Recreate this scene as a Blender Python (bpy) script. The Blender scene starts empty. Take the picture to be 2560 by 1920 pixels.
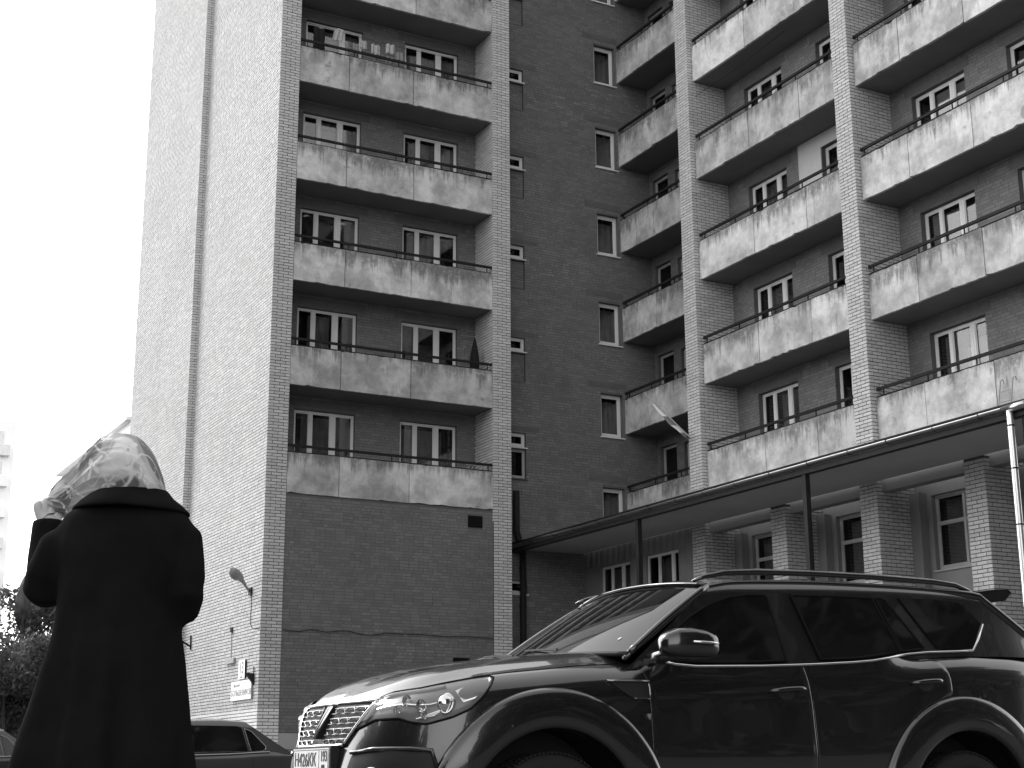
import bpy, bmesh, math, random
import numpy as np
from mathutils import Vector, Matrix, noise

random.seed(7)
RNG = np.random.default_rng(7)
scene = bpy.context.scene
COL = scene.collection

# ---------------------------------------------------------------- camera
CAM = Vector((-11.637, -34.011, 0.67))
YAW, PITCH, ROLL = math.radians(28.34), math.radians(14.498), math.radians(-0.323)
cam_data = bpy.data.cameras.new('camera')
cam = bpy.data.objects.new('camera', cam_data)
COL.objects.link(cam)
fw = Vector((math.sin(YAW)*math.cos(PITCH), math.cos(YAW)*math.cos(PITCH), math.sin(PITCH)))
rt = Vector((math.cos(YAW), -math.sin(YAW), 0))
up = rt.cross(fw)
rt2 = rt*math.cos(ROLL) + up*math.sin(ROLL)
up2 = -rt*math.sin(ROLL) + up*math.cos(ROLL)
cam.matrix_world = Matrix(((rt2.x, up2.x, -fw.x, CAM.x), (rt2.y, up2.y, -fw.y, CAM.y),
                           (rt2.z, up2.z, -fw.z, CAM.z), (0, 0, 0, 1)))
cam_data.sensor_fit = 'HORIZONTAL'
cam_data.sensor_width = 36.0
cam_data.lens = 36.0*3765.5/2560.0
cam_data.clip_start = 0.05
cam_data.clip_end = 3000
scene.camera = cam

# ---------------------------------------------------------------- sky and sun (black-and-white photograph: neutral light)
SUN_AZ, SUN_EL = math.radians(-28), math.radians(42)      # azimuth from +Y towards +X
world = bpy.data.worlds.new('World')
scene.world = world
world.use_nodes = True
wn, wl = world.node_tree.nodes, world.node_tree.links
wn.clear()
w_out = wn.new('ShaderNodeOutputWorld')
w_bg = wn.new('ShaderNodeBackground')
w_bw = wn.new('ShaderNodeHueSaturation')
w_bw.inputs['Saturation'].default_value = 0.0
w_sky = wn.new('ShaderNodeTexSky')
w_sky.sky_type = 'NISHITA'
w_sky.sun_disc = False
w_sky.sun_elevation = SUN_EL
w_sky.sun_rotation = SUN_AZ
w_sky.air_density = 1.0
w_sky.dust_density = 1.0
w_sky.ozone_density = 1.0
w_bg.inputs['Strength'].default_value = 0.15
wl.new(w_sky.outputs[0], w_bw.inputs['Color'])
wl.new(w_bw.outputs[0], w_bg.inputs['Color'])
wl.new(w_bg.outputs[0], w_out.inputs['Surface'])

sun_data = bpy.data.lights.new('sun', 'SUN')
sun_data.energy = 0.5
sun_data.angle = math.radians(14)
sun_data.color = (1, 1, 1)
sun = bpy.data.objects.new('sun', sun_data)
COL.objects.link(sun)
sdir = Vector((math.sin(SUN_AZ)*math.cos(SUN_EL), math.cos(SUN_AZ)*math.cos(SUN_EL), math.sin(SUN_EL)))
sun.rotation_euler = sdir.to_track_quat('Z', 'Y').to_euler()
sun.location = sdir*80

scene.view_settings.view_transform = 'Standard'
scene.view_settings.look = 'None'
scene.view_settings.gamma = 1.0
scene.view_settings.exposure = 1.6

# ---------------------------------------------------------------- helpers
ORG = {}


def link(o, parent=None):
    COL.objects.link(o)
    if parent is not None:
        o.parent = parent
    return o


def thing(name, label, cat, loc=(0, 0, 0), group=None):
    o = bpy.data.objects.new(name, None)
    o.empty_display_size = 0.3
    o.location = loc
    o['label'] = label
    o['category'] = cat
    if group:
        o['group'] = group
    link(o)
    ORG[o] = Vector(loc)
    return o


def tag(o, label, cat, group=None):
    o['label'] = label
    o['category'] = cat
    if group:
        o['group'] = group
    return o


def obj(name, verts, faces, mat, parent=None, smooth=False, kind=None):
    """one mesh object from world-space vertices"""
    v = np.asarray(verts, float).reshape(-1, 3)
    org = ORG.get(parent, Vector((0, 0, 0)))
    me = bpy.data.meshes.new(name)
    me.from_pydata((v - np.array(org)).tolist(), [], [list(map(int, f)) for f in faces])
    if mat is not None:
        me.materials.append(mat)
    me.polygons.foreach_set('use_smooth', [bool(smooth)]*len(me.polygons))
    me.update()
    o = bpy.data.objects.new(name, me)
    link(o, parent)
    ORG[o] = org
    if kind:
        o['kind'] = kind
    return o


def fast_quads(name, V, F, mat, parent=None, kind=None):
    """large quad mesh from numpy arrays"""
    org = ORG.get(parent, Vector((0, 0, 0)))
    V = np.ascontiguousarray(V, np.float32) - np.array(org, np.float32)
    me = bpy.data.meshes.new(name)
    me.vertices.add(len(V))
    me.vertices.foreach_set('co', V.ravel())
    me.loops.add(F.size)
    me.loops.foreach_set('vertex_index', np.ascontiguousarray(F, np.int32).ravel())
    me.polygons.add(len(F))
    me.polygons.foreach_set('loop_start', np.arange(0, F.size, 4, dtype=np.int32))
    me.polygons.foreach_set('loop_total', np.full(len(F), 4, np.int32))
    me.polygons.foreach_set('use_smooth', np.zeros(len(F), bool))
    me.update(calc_edges=True)
    me.validate()
    me.materials.append(mat)
    o = bpy.data.objects.new(name, me)
    link(o, parent)
    ORG[o] = org
    if kind:
        o['kind'] = kind
    return o


class MB:
    def __init__(s):
        s.v, s.f = [], []

    def add(s, vs, fs):
        n = len(s.v)
        s.v += [tuple(q) for q in vs]
        s.f += [[i+n for i in f] for f in fs]
        return s

    def box(s, x0, x1, y0, y1, z0, z1):
        return s.add([(x0, y0, z0), (x1, y0, z0), (x1, y1, z0), (x0, y1, z0), (x0, y0, z1), (x1, y0, z1), (x1, y1, z1), (x0, y1, z1)],
                     [(0, 3, 2, 1), (4, 5, 6, 7), (0, 1, 5, 4), (1, 2, 6, 5), (2, 3, 7, 6), (3, 0, 4, 7)])

    def obox(s, c, ux, uy, uz):
        """oriented box, half axes"""
        c, ux, uy, uz = map(Vector, (c, ux, uy, uz))
        vs = [c+ux*a+uy*b+uz*d for d in (-1, 1) for (a, b) in ((-1, -1), (1, -1), (1, 1), (-1, 1))]
        return s.add(vs, [(0, 3, 2, 1), (4, 5, 6, 7), (0, 1, 5, 4), (1, 2, 6, 5), (2, 3, 7, 6), (3, 0, 4, 7)])

    def quad(s, a, b, c, d):
        return s.add([a, b, c, d], [(0, 1, 2, 3)])

    def tube(s, pts, r, n=8, cap=True):
        pts = [Vector(q) for q in pts]
        rs = r if isinstance(r, (list, tuple)) else [r]*len(pts)
        rings = []
        t0 = (pts[1]-pts[0]).normalized()
        ref = Vector((0, 0, 1)) if abs(t0.z) < .9 else Vector((1, 0, 0))
        a = t0.cross(ref).normalized()
        for i, q in enumerate(pts):
            t = (pts[min(i+1, len(pts)-1)]-pts[max(i-1, 0)]).normalized()
            a = (a - t*a.dot(t)).normalized()
            b = t.cross(a)
            rings.append([q + (a*math.cos(2*math.pi*k/n)+b*math.sin(2*math.pi*k/n))*rs[i] for k in range(n)])
        vs = [v for rg in rings for v in rg]
        fs = [(i*n+k, i*n+(k+1) % n, (i+1)*n+(k+1) % n, (i+1)*n+k) for i in range(len(pts)-1) for k in range(n)]
        if cap:
            fs += [tuple(range(n))[::-1], tuple((len(pts)-1)*n+k for k in range(n))]
        return s.add(vs, fs)

    def grid(s, P, closed_u=False):
        """P[i][j] rows of points"""
        nu, nv = len(P), len(P[0])
        vs = [q for row in P for q in row]
        fs = []
        for i in range(nu - (0 if closed_u else 1)):
            for j in range(nv-1):
                a, b = i*nv+j, ((i+1) % nu)*nv+j
                fs.append((a, a+1, b+1, b))
        return s.add(vs, fs)

    def build(s, name, mat, parent=None, smooth=False, kind=None):
        return obj(name, s.v, s.f, mat, parent, smooth, kind)


def add_bevel(o, w, seg=2):
    m = o.modifiers.new('bevel', 'BEVEL')
    m.width = w
    m.segments = seg
    m.limit_method = 'ANGLE'
    return o


def copy_tree(o, parent=None, loc=None):
    c = o.copy()
    COL.objects.link(c)
    c.parent = parent
    if loc is not None:
        c.location = loc
    for ch in list(o.children):
        copy_tree(ch, c)
    return c


# ---------------------------------------------------------------- materials (all neutral greys)
class NT:
    def __init__(s, name):
        s.m = bpy.data.materials.new(name)
        s.m.use_nodes = True
        s.n, s.l = s.m.node_tree.nodes, s.m.node_tree.links
        s.b = s.n['Principled BSDF']
        s.out = s.n['Material Output']
        s.tc = s.n.new('ShaderNodeTexCoord')

    def put(s, sock, v):
        if hasattr(v, 'links'):
            s.l.new(v, sock)
        elif isinstance(v, (int, float)) and sock.type == 'RGBA':
            sock.default_value = (v, v, v, 1)
        else:
            sock.default_value = v

    def math(s, op, a, b=0.0, c=None, clamp=False):
        n = s.n.new('ShaderNodeMath')
        n.operation = op
        n.use_clamp = clamp
        s.put(n.inputs[0], a)
        s.put(n.inputs[1], b)
        if c is not None:
            s.put(n.inputs[2], c)
        return n.outputs[0]

    def noise(s, scale, detail=3, rough=.55, vec=None, sc3=None, w=None):
        n = s.n.new('ShaderNodeTexNoise')
        n.inputs['Scale'].default_value = scale
        n.inputs['Detail'].default_value = detail
        n.inputs['Roughness'].default_value = rough
        v = vec or s.tc.outputs['Object']
        if sc3:
            mp = s.n.new('ShaderNodeMapping')
            mp.inputs['Scale'].default_value = sc3
            s.l.new(v, mp.inputs['Vector'])
            v = mp.outputs[0]
        s.l.new(v, n.inputs['Vector'])
        return n.outputs[0]

    def ramp(s, v, a, b, lo=0.0, hi=1.0):
        n = s.n.new('ShaderNodeMapRange')
        n.interpolation_type = 'SMOOTHSTEP'
        s.put(n.inputs[0], v)
        n.inputs[1].default_value = a
        n.inputs[2].default_value = b
        n.inputs[3].default_value = lo
        n.inputs[4].default_value = hi
        return n.outputs[0]

    def mix(s, f, a, b):
        n = s.n.new('ShaderNodeMix')
        n.data_type = 'FLOAT'
        s.put(n.inputs[0], f)
        s.put(n.inputs[2], a)
        s.put(n.inputs[3], b)
        return n.outputs[0]

    def gen(s, axis):
        n = s.n.new('ShaderNodeSeparateXYZ')
        s.l.new(s.tc.outputs['Generated'], n.inputs[0])
        return n.outputs[axis]

    def island(s):
        g = s.n.new('ShaderNodeNewGeometry')
        o = s.n.new('ShaderNodeObjectInfo')
        return s.math('FRACT', s.math('ADD', g.outputs['Random Per Island'], o.outputs['Random']))

    def bump(s, h, strength=.3, dist=.01):
        n = s.n.new('ShaderNodeBump')
        n.inputs['Strength'].default_value = strength
        n.inputs['Distance'].default_value = dist
        s.l.new(h, n.inputs['Height'])
        s.l.new(n.outputs[0], s.b.inputs['Normal'])

    def done(s, base, rough=.8, spec=.3, metal=0.0, coat=0.0):
        if not hasattr(base, 'links'):
            s.b.inputs['Base Color'].default_value = (base, base, base, 1)
        else:
            c = s.n.new('ShaderNodeCombineColor')
            for i in range(3):
                s.l.new(base, c.inputs[i])
            s.l.new(c.outputs[0], s.b.inputs['Base Color'])
        s.put(s.b.inputs['Roughness'], rough)
        s.b.inputs['Specular IOR Level'].default_value = spec
        s.b.inputs['Metallic'].default_value = metal
        s.b.inputs['Coat Weight'].default_value = coat
        s.b.inputs['Coat Roughness'].default_value = .02
        s.b.inputs['Coat IOR'].default_value = 1.5
        return s.m


def m_plain(name, base, rough=.7, spec=.3, metal=0.0, var=.25, scale=6, bump=0.0, coat=0.0):
    t = NT(name)
    n = t.noise(scale, 4)
    b = t.math('MULTIPLY', t.math('ADD', t.math('MULTIPLY', n, 2*var), 1-var), base)
    if bump:
        t.bump(t.noise(scale*8, 3), bump, .004)
    return t.done(b, rough, spec, metal, coat)


def m_brick(name, base, var, patch=0.0, patch_hi=.25, grime=.25):
    t = NT(name)
    r = t.island()
    g = t.noise(.5, 4, .6)
    fine = t.noise(38, 3, .6)
    b = t.math('MULTIPLY', t.math('ADD', t.math('MULTIPLY', r, var*2), 1-var), base)
    b = t.math('MULTIPLY', b, t.math('ADD', t.math('MULTIPLY', g, grime*2), 1-grime))
    b = t.math('MULTIPLY', b, t.math('ADD', t.math('MULTIPLY', fine, .5), .75))
    if patch:
        # lime-bloomed bricks gathered in irregular patches
        p = t.ramp(t.noise(.33, 3, .6, sc3=(1, 1, 1.3)), .52, .68)
        q = t.math('MULTIPLY', p, t.ramp(r, .62, .95))
        q = t.math('MULTIPLY', q, t.ramp(t.noise(16, 2), .35, .6))
        b = t.mix(t.math('MULTIPLY', q, patch), b, patch_hi)
    t.bump(fine, .5, .006)
    return t.done(b, .9, .2)


M = {}
M['white_brick'] = m_brick('silicate brick', .54, .11, grime=.12)
M['white_mortar'] = m_plain('grey mortar', .095, .95, .1, var=.3, scale=3)
M['dark_brick'] = m_brick('dark brick', .175, .13, patch=.9, patch_hi=.26, grime=.28)
M['dark_mortar'] = m_plain('dark mortar', .13, .95, .1, var=.35, scale=2)
M['white_paint_brick'] = m_brick('whitewashed brick', .74, .06, grime=.12)
M['white_paint_mortar'] = m_plain('whitewashed joint', .6, .9, .1)
M['pale_wall'] = m_plain('pale painted wall', .5, .8, .2, var=.1)
M['lintel'] = m_plain('concrete lintel', .125, .9, .2, var=.25, scale=5, bump=.2)
M['soffit'] = m_plain('grey soffit', .19, .9, .2, var=.22, scale=1.2, bump=.15)
M['canopy_soffit'] = m_plain('painted soffit', .42, .85, .2, var=.14, scale=.9, bump=.1)
M['plaster'] = m_plain('grey plaster', .24, .9, .2, var=.16, scale=2.2, bump=.2)
M['beam'] = m_plain('painted beam', .24, .85, .2, var=.12, scale=1.5)
M['rail'] = m_plain('dark painted steel', .02, .7, .15, var=.5, scale=9)
M['frame'] = m_plain('white window frame', .72, .45, .4, var=.06, scale=3)
M['wood_frame'] = m_plain('old painted frame', .42, .7, .3, var=.2, scale=5)
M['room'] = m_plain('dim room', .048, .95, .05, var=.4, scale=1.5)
M['curtain'] = m_plain('net curtain', .30, .95, .05, var=.25, scale=4)
M['blind'] = m_plain('white blind', .42, .9, .1, var=.06)
M['dark_metal'] = m_plain('black steel', .02, .65, .2, var=.4, scale=5)
M['gutter'] = m_plain('zinc gutter', .42, .28, .5, metal=1.0, var=.2, scale=3)
M['pipe'] = m_plain('zinc downpipe', .75, .30, .5, metal=.85, var=.08, scale=2)
M['asphalt'] = m_plain('worn asphalt', .11, .92, .2, var=.35, scale=1.3, bump=.6)
M['plinth'] = m_plain('concrete plinth', .34, .9, .2, var=.25, scale=1.5, bump=.3)
M['corrugated'] = m_plain('ribbed cladding', .20, .7, .3, var=.2, scale=2)


def m_concrete():
    t = NT('stained concrete panel')
    z = t.gen(2)
    big = t.noise(1.3, 5, .62)
    mid = t.noise(5.5, 5, .65)
    fine = t.noise(45, 3, .6)
    oi = t.n.new('ShaderNodeObjectInfo').outputs['Random']
    oj = t.math('FRACT', t.math('MULTIPLY', oi, 17.3))
    b = t.mix(t.ramp(big, .34, .68), .34, .64)
    b = t.math('MULTIPLY', b, t.math('ADD', t.math('MULTIPLY', oi, .34), .80))
    b = t.math('MULTIPLY', b, t.math('ADD', t.math('MULTIPLY', mid, .7), .65))
    # pale lime wash and peeled patches
    pal = t.ramp(t.noise(1.7, 6, .68, sc3=(1, 1, .7)), .53, .66)
    b = t.mix(t.math('MULTIPLY', pal, .6), b, .62)
    dk = t.ramp(t.noise(1.5, 6, .72), .56, .72)
    b = t.mix(t.math('MULTIPLY', t.math('MULTIPLY', dk, oj), .75), b, .15)
    spall = t.ramp(t.noise(2.3, 6, .68), .655, .675)
    b = t.mix(t.math('MULTIPLY', spall, .6), b, .20)
    # water streaks running down from the top edge
    st = t.noise(3.0, 5, .7, sc3=(1.6, 1.6, .14))
    st2 = t.noise(13, 3, .6, sc3=(1.6, 1.6, .07))
    reach = t.math('ADD', t.math('MULTIPLY', st, 1.5), t.math('MULTIPLY', st2, .42))
    lim = t.math('SUBTRACT', t.math('ADD', 1.46, t.math('MULTIPLY', oj, .34)), reach)
    k = t.ramp(t.math('SUBTRACT', z, lim), -.03, .32)
    k = t.math('MULTIPLY', k, t.ramp(t.noise(9, 4, .7), .22, .55))
    b = t.mix(t.math('MULTIPLY', k, .72), b, .10)
    drip = t.math('MULTIPLY', t.ramp(st2, .60, .70), t.ramp(t.noise(1.7, 2), .5, .62))
    b = t.mix(t.math('MULTIPLY', drip, .45), b, .12)
    b = t.math('MULTIPLY', b, t.math('ADD', t.math('MULTIPLY', fine, .36), .82))
    h = t.math('ADD', t.math('MULTIPLY', mid, .6), t.math('MULTIPLY', fine, .25))
    h = t.math('SUBTRACT', h, t.math('MULTIPLY', spall, .5))
    t.bump(h, .5, .012)
    return t.done(b, .92, .2)


M['concrete'] = m_concrete()


def m_glass(name, tint=.55, rough=.02, k=1.6):
    t = NT(name)
    t.n.remove(t.b)
    tr = t.n.new('ShaderNodeBsdfTransparent')
    tr.inputs[0].default_value = (tint, tint, tint, 1)
    gl = t.n.new('ShaderNodeBsdfGlossy')
    gl.inputs['Roughness'].default_value = rough
    gl.inputs[0].default_value = (.9, .9, .9, 1)
    lw_ = t.n.new('ShaderNodeLayerWeight')
    lw_.inputs[0].default_value = .5
    fres = t.math('ADD', t.math('MULTIPLY', t.math('POWER', lw_.outputs['Facing'], 5.0), .96), .04)
    mx = t.n.new('ShaderNodeMixShader')
    t.l.new(t.math('MULTIPLY', fres, k, clamp=True), mx.inputs[0])
    t.l.new(tr.outputs[0], mx.inputs[1])
    t.l.new(gl.outputs[0], mx.inputs[2])
    t.l.new(mx.outputs[0], t.out.inputs['Surface'])
    return t.m


M['glass'] = m_glass('window glass', .72)
M['lens_glass'] = m_glass('lamp glass', .9, .02, .6)
# ================================================================ setting: ground
g = MB().add([(-400, -300, 0), (400, -300, 0), (400, 500, 0), (-400, 500, 0)], [(0, 1, 2, 3)]).build('ground', M['asphalt'])
g['kind'] = 'structure'
pv = MB().box(-1.2, 9.4, -1.6, -.02, 0.0, .13).build('pavement', M['plinth'])
pv['kind'] = 'structure'

# ================================================================ brickwork
Z0, FH = 7.24, 2.7            # underside of the lowest balcony, storey height
CH = FH/35                    # brick course
JT = .0165
TOP = 30.5
X, Y, NX, NY = (1, 0, 0), (0, 1, 0), (-1, 0, 0), (0, -1, 0)


def P3(O, U, N, u, n, z):
    return (O[0]+U[0]*u+N[0]*n, O[1]+U[1]*u+N[1]*n, z)


def lbox(mb, O, U, N, u0, u1, n0, n1, z0, z1):
    vs = [P3(O, U, N, u, n, z) for z in (z0, z1) for (u, n) in ((u0, n0), (u1, n0), (u1, n1), (u0, n1))]
    return mb.add(vs, [(0, 3, 2, 1), (4, 5, 6, 7), (0, 1, 5, 4), (1, 2, 6, 5), (2, 3, 7, 6), (3, 0, 4, 7)])


def courses(W, z0, z1, openings=(), kind='wall', seed=0):
    """brick rectangles (u0,u1,za,zb) of a wall"""
    rng = random.Random(seed)
    out = []
    ci0, ci1 = int(math.ceil((z0-1e-6)/CH)), int(math.floor((z1+1e-6)/CH))
    for ci in range(ci0, ci1):
        za, zb = ci*CH+JT/2, (ci+1)*CH-JT/2
        zm = (za+zb)/2
        full, half = .262, .131
        row = []
        if kind == 'pier':
            u = 0.0 if ci % 2 == 0 else -half
            pitch = full
        elif ci % 3 == 0 and rng.random() < .8:
            pitch, u = half, -rng.choice((.0, .066))
        else:
            pitch, u = full, -rng.choice((.066, .131, .197, 0))
        while u < W-1e-3:
            a, b = max(u, 0)+(0 if u <= 0 else JT/2), min(u+pitch, W)-(0 if u+pitch >= W else JT/2)
            if b-a > .035:
                row.append((a, b))
            u += pitch
        cuts = [(o[0], o[1]) for o in openings if o[2]-.02 < zm < o[3]+.02]
        for a, b in row:
            segs = [(a, b)]
            for c0, c1 in cuts:
                nx = []
                for s0, s1 in segs:
                    if c1 <= s0 or c0 >= s1:
                        nx.append((s0, s1))
                    else:
                        if c0-s0 > .03:
                            nx.append((s0, c0))
                        if s1-c1 > .03:
                            nx.append((c1, s1))
                segs = nx
            out += [(s0, s1, za, zb) for s0, s1 in segs]
    return np.array(out).reshape(-1, 4)


class Field:
    """collects thousands of bricks into one mesh"""

    def __init__(s):
        s.V, s.F, s.n = [], [], 0

    def add(s, O, U, N, R, proud=.007, jit=.0012):
        if not len(R):
            return
        O, U, N = np.array(list(O)[:2]+[0.0]), np.array(U, float), np.array(N, float)
        k = len(R)
        pr = proud + RNG.normal(0, jit, k)
        zj = RNG.normal(0, .0012, k)
        u0, u1, za, zb = R[:, 0], R[:, 1], R[:, 2]+zj, R[:, 3]+zj
        V = np.empty((k, 8, 3))
        for i, (u, z, n) in enumerate(((u0, za, pr), (u1, za, pr), (u1, zb, pr), (u0, zb, pr),
                                       (u0, za, -.004), (u1, za, -.004), (u1, zb, -.004), (u0, zb, -.004))):
            n = np.broadcast_to(n, (k,))
            V[:, i, :] = O + U*u[:, None] + N*n[:, None]
            V[:, i, 2] += z
        f = np.array([(0, 1, 2, 3), (0, 4, 5, 1), (1, 5, 6, 2), (2, 6, 7, 3), (3, 7, 4, 0)])
        s.V.append(V.reshape(-1, 3))
        s.F.append((f[None] + (np.arange(k)*8)[:, None, None] + s.n).reshape(-1, 4))
        s.n += k*8

    def build(s, name, mat, parent):
        return fast_quads(name, np.concatenate(s.V), np.concatenate(s.F), mat, parent, 'stuff')


BRICK_ME = {}


def brick_objects(parent, O, U, N, R, mat, proud=.007):
    """single bricks that can be picked apart, sharing mesh data"""
    org = ORG[parent]
    for u0, u1, za, zb in R:
        w = round(u1-u0, 3)
        key = (w, U, N, mat.name)
        if key not in BRICK_ME:
            mb = MB()
            lbox(mb, (0, 0), U, N, -w/2, w/2, -.004, proud, -(zb-za)/2, (zb-za)/2)
            me = bpy.data.meshes.new('brick')
            me.from_pydata(mb.v, [], mb.f)
            me.materials.append(mat)
            BRICK_ME[key] = me
        o = bpy.data.objects.new('brick', BRICK_ME[key])
        j = random.gauss(0, .0022)
        o.location = Vector(P3(O, U, N, (u0+u1)/2, j, (za+zb)/2)) - org
        link(o, parent)


def sheet(mb, O, U, N, W, z0, z1, openings=(), depth=.0):
    """wall face with openings cut out and their reveals"""
    us = sorted({0.0, W, *[o[0] for o in openings], *[o[1] for o in openings]})
    us = [u for u in us if 0 <= u <= W]
    for a, b in zip(us[:-1], us[1:]):
        um = (a+b)/2
        cut = sorted((o[2], o[3]) for o in openings if o[0] < um < o[1])
        z = z0
        for c0, c1 in cut+[(z1, z1)]:
            if c0 > z:
                mb.quad(P3(O, U, N, a, 0, z), P3(O, U, N, b, 0, z), P3(O, U, N, b, 0, c0), P3(O, U, N, a, 0, c0))
            z = max(z, c1)
    for (a, b, c, d) in openings:
        q = [(a, c), (b, c), (b, d), (a, d)]
        for (p, r) in zip(q, q[1:]+q[:1]):
            mb.quad(P3(O, U, N, p[0], 0, p[1]), P3(O, U, N, r[0], 0, r[1]), P3(O, U, N, r[0], -depth, r[1]), P3(O, U, N, p[0], -depth, p[1]))


# ---------------------------------------------------------------- windows
def window(parent, O, U, N, u0, u1, z0, z1, fr=(.29, .657), recess=.10, door=None, curtains=None, blinds=None,
           transom=None, fmat='frame', fw_=.055, mull=(.09, .13), sill=True, rng=random):
    mb = MB()
    r = recess
    # outer frame and mullions
    e = .004
    lbox(mb, O, U, N, u0+e, u0+fw_, -r-.06, -r, z0+e, z1-e)
    lbox(mb, O, U, N, u1-fw_, u1-e, -r-.06, -r, z0+e, z1-e)
    lbox(mb, O, U, N, u0+fw_, u1-fw_, -r-.06, -r, z1-fw_, z1-e)
    lbox(mb, O, U, N, u0+fw_, u1-fw_, -r-.06, -r, z0+e, z0+fw_+.02)
    edges = [u0+fw_]
    for i, f in enumerate(fr):
        c, w = u0+(u1-u0)*f, mull[min(i, len(mull)-1)]
        lbox(mb, O, U, N, c-w/2, c+w/2, -r-.058, -r+.004, z0+fw_+.02, z1-fw_)
        if w > .1:      # meeting stiles read as two ribs
            lbox(mb, O, U, N, c-.008, c+.008, -r+.004, -r+.012, z0+fw_+.02, z1-fw_)
        edges += [c-w/2, c+w/2]
    edges.append(u1-fw_)
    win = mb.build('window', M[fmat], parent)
    for i in range(0, len(edges), 2):
        a, b = edges[i], edges[i+1]
        rows = [(z0+fw_+.02, z1-fw_)]
        if transom and transom[i//2] is not None:
            zt = z0+(z1-z0)*transom[i//2]
            lb = MB()
            lbox(lb, O, U, N, a, b, -r-.055, -r, zt-.02, zt+.02)
            lb.build('transom', M[fmat], win)
            rows = [(z0+fw_+.02, zt-.02), (zt+.02, z1-fw_)]
        for (ra, rb) in rows:
            pb = MB()
            lbox(pb, O, U, N, a+.001, b-.001, -r-.040, -r-.032, ra+.001, rb-.001)
            pb.build('pane', M['glass'], win)
            sb = MB()           # casement sash around the pane
            s = .022
            lbox(sb, O, U, N, a+.001, a+s, -r-.031, -r-.012, ra+.001, rb-.001)
            lbox(sb, O, U, N, b-s, b-.001, -r-.031, -r-.012, ra+.001, rb-.001)
            lbox(sb, O, U, N, a+s, b-s, -r-.031, -r-.012, ra+.001, ra+s)
            lbox(sb, O, U, N, a+s, b-s, -r-.031, -r-.012, rb-s, rb-.001)
            sb.build('sash', M[fmat], win)
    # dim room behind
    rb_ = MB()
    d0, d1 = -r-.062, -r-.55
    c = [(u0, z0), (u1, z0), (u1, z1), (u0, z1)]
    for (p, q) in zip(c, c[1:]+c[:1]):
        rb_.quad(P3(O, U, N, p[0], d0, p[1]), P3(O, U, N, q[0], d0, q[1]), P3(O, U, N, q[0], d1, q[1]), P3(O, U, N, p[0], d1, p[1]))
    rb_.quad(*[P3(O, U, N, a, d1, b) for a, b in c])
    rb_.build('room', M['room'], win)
    # curtains: wavy cloth hanging some way behind the glass
    if curtains is None:
        curtains = []
        if rng.random() < .88:
            a = rng.uniform(0, .35)
            curtains.append((a, a+rng.uniform(.3, .75)))
            if rng.random() < .35:
                curtains.append((.66, 1.0))
    for (a, b) in curtains:
        a, b = u0+.03+(u1-u0-.06)*max(a, 0), u0+.03+(u1-u0-.06)*min(b, 1)
        n = max(6, int((b-a)/.035))
        ph, top = rng.uniform(0, 6), z1-.07-rng.uniform(0, .12)
        rows = [[P3(O, U, N, a+(b-a)*i/n, -r-.17+.018*math.sin(ph+i*1.25)+.008*math.sin(i*.53+ph), z)
                 for i in range(n+1)] for z in (z0+.06, top)]
        MB().grid(rows).build('curtain', M['curtain'], win, smooth=True)
    for (a, b, c0, c1) in (blinds or []):
        a, b = u0+(u1-u0)*a, u0+(u1-u0)*b
        bb = MB()
        lbox(bb, O, U, N, a, b, -r-.085, -r-.075, z0+(z1-z0)*c0, z0+(z1-z0)*c1)
        bb.build('blind', M['blind'], win)
    if sill:
        sb = MB()
        lbox(sb, O, U, N, u0-.04, u1+.04, -r-.02, .045, z0-.035, z0-.003)
        sb.build('sill', M[fmat] if sill == 'white' else M['lintel'], win)
    return win


def lintel(parent, O, U, N, u0, u1, z0, z1):
    mb = MB()
    lbox(mb, O, U, N, u0, u1, -.02, .012, z0, z1)
    return mb.build('lintel', M['lintel'], parent)


# ---------------------------------------------------------------- balconies
def panel(parent, O, U, N, u0, u1, z0, z1, n0, n1, seed):
    """precast parapet slab with a chipped, slightly uneven outline"""
    r = random.Random(seed)
    n = max(6, int((u1-u0)/.09))
    bot, top = [], []
    chip = 0.0
    for i in range(n+1):
        u = u0+(u1-u0)*i/n
        chip = chip*.4 + (r.uniform(.012, .035) if r.random() < .07 else 0)
        bot.append((u, z0+abs(r.gauss(0, .004))+chip))
        top.append((u, z1-abs(r.gauss(0, .0035))-(r.uniform(.01, .03) if r.random() < .05 else 0)))
    ring = bot+top[::-1]
    k = len(ring)
    vs = [P3(O, U, N, u, n1, z) for u, z in ring]+[P3(O, U, N, u, n0, z) for u, z in ring]
    m = len(bot)
    fs = []
    for i in range(m-1):
        fs.append((i, i+1, k-2-i, k-1-i))
        fs.append((k+i, k+k-1-i, k+k-2-i, k+i+1))
    fs += [(i, (i+1) % k, k+(i+1) % k, k+i) for i in range(k)]
    return obj('parapet_panel', vs, fs, M['concrete'], parent)


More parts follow.
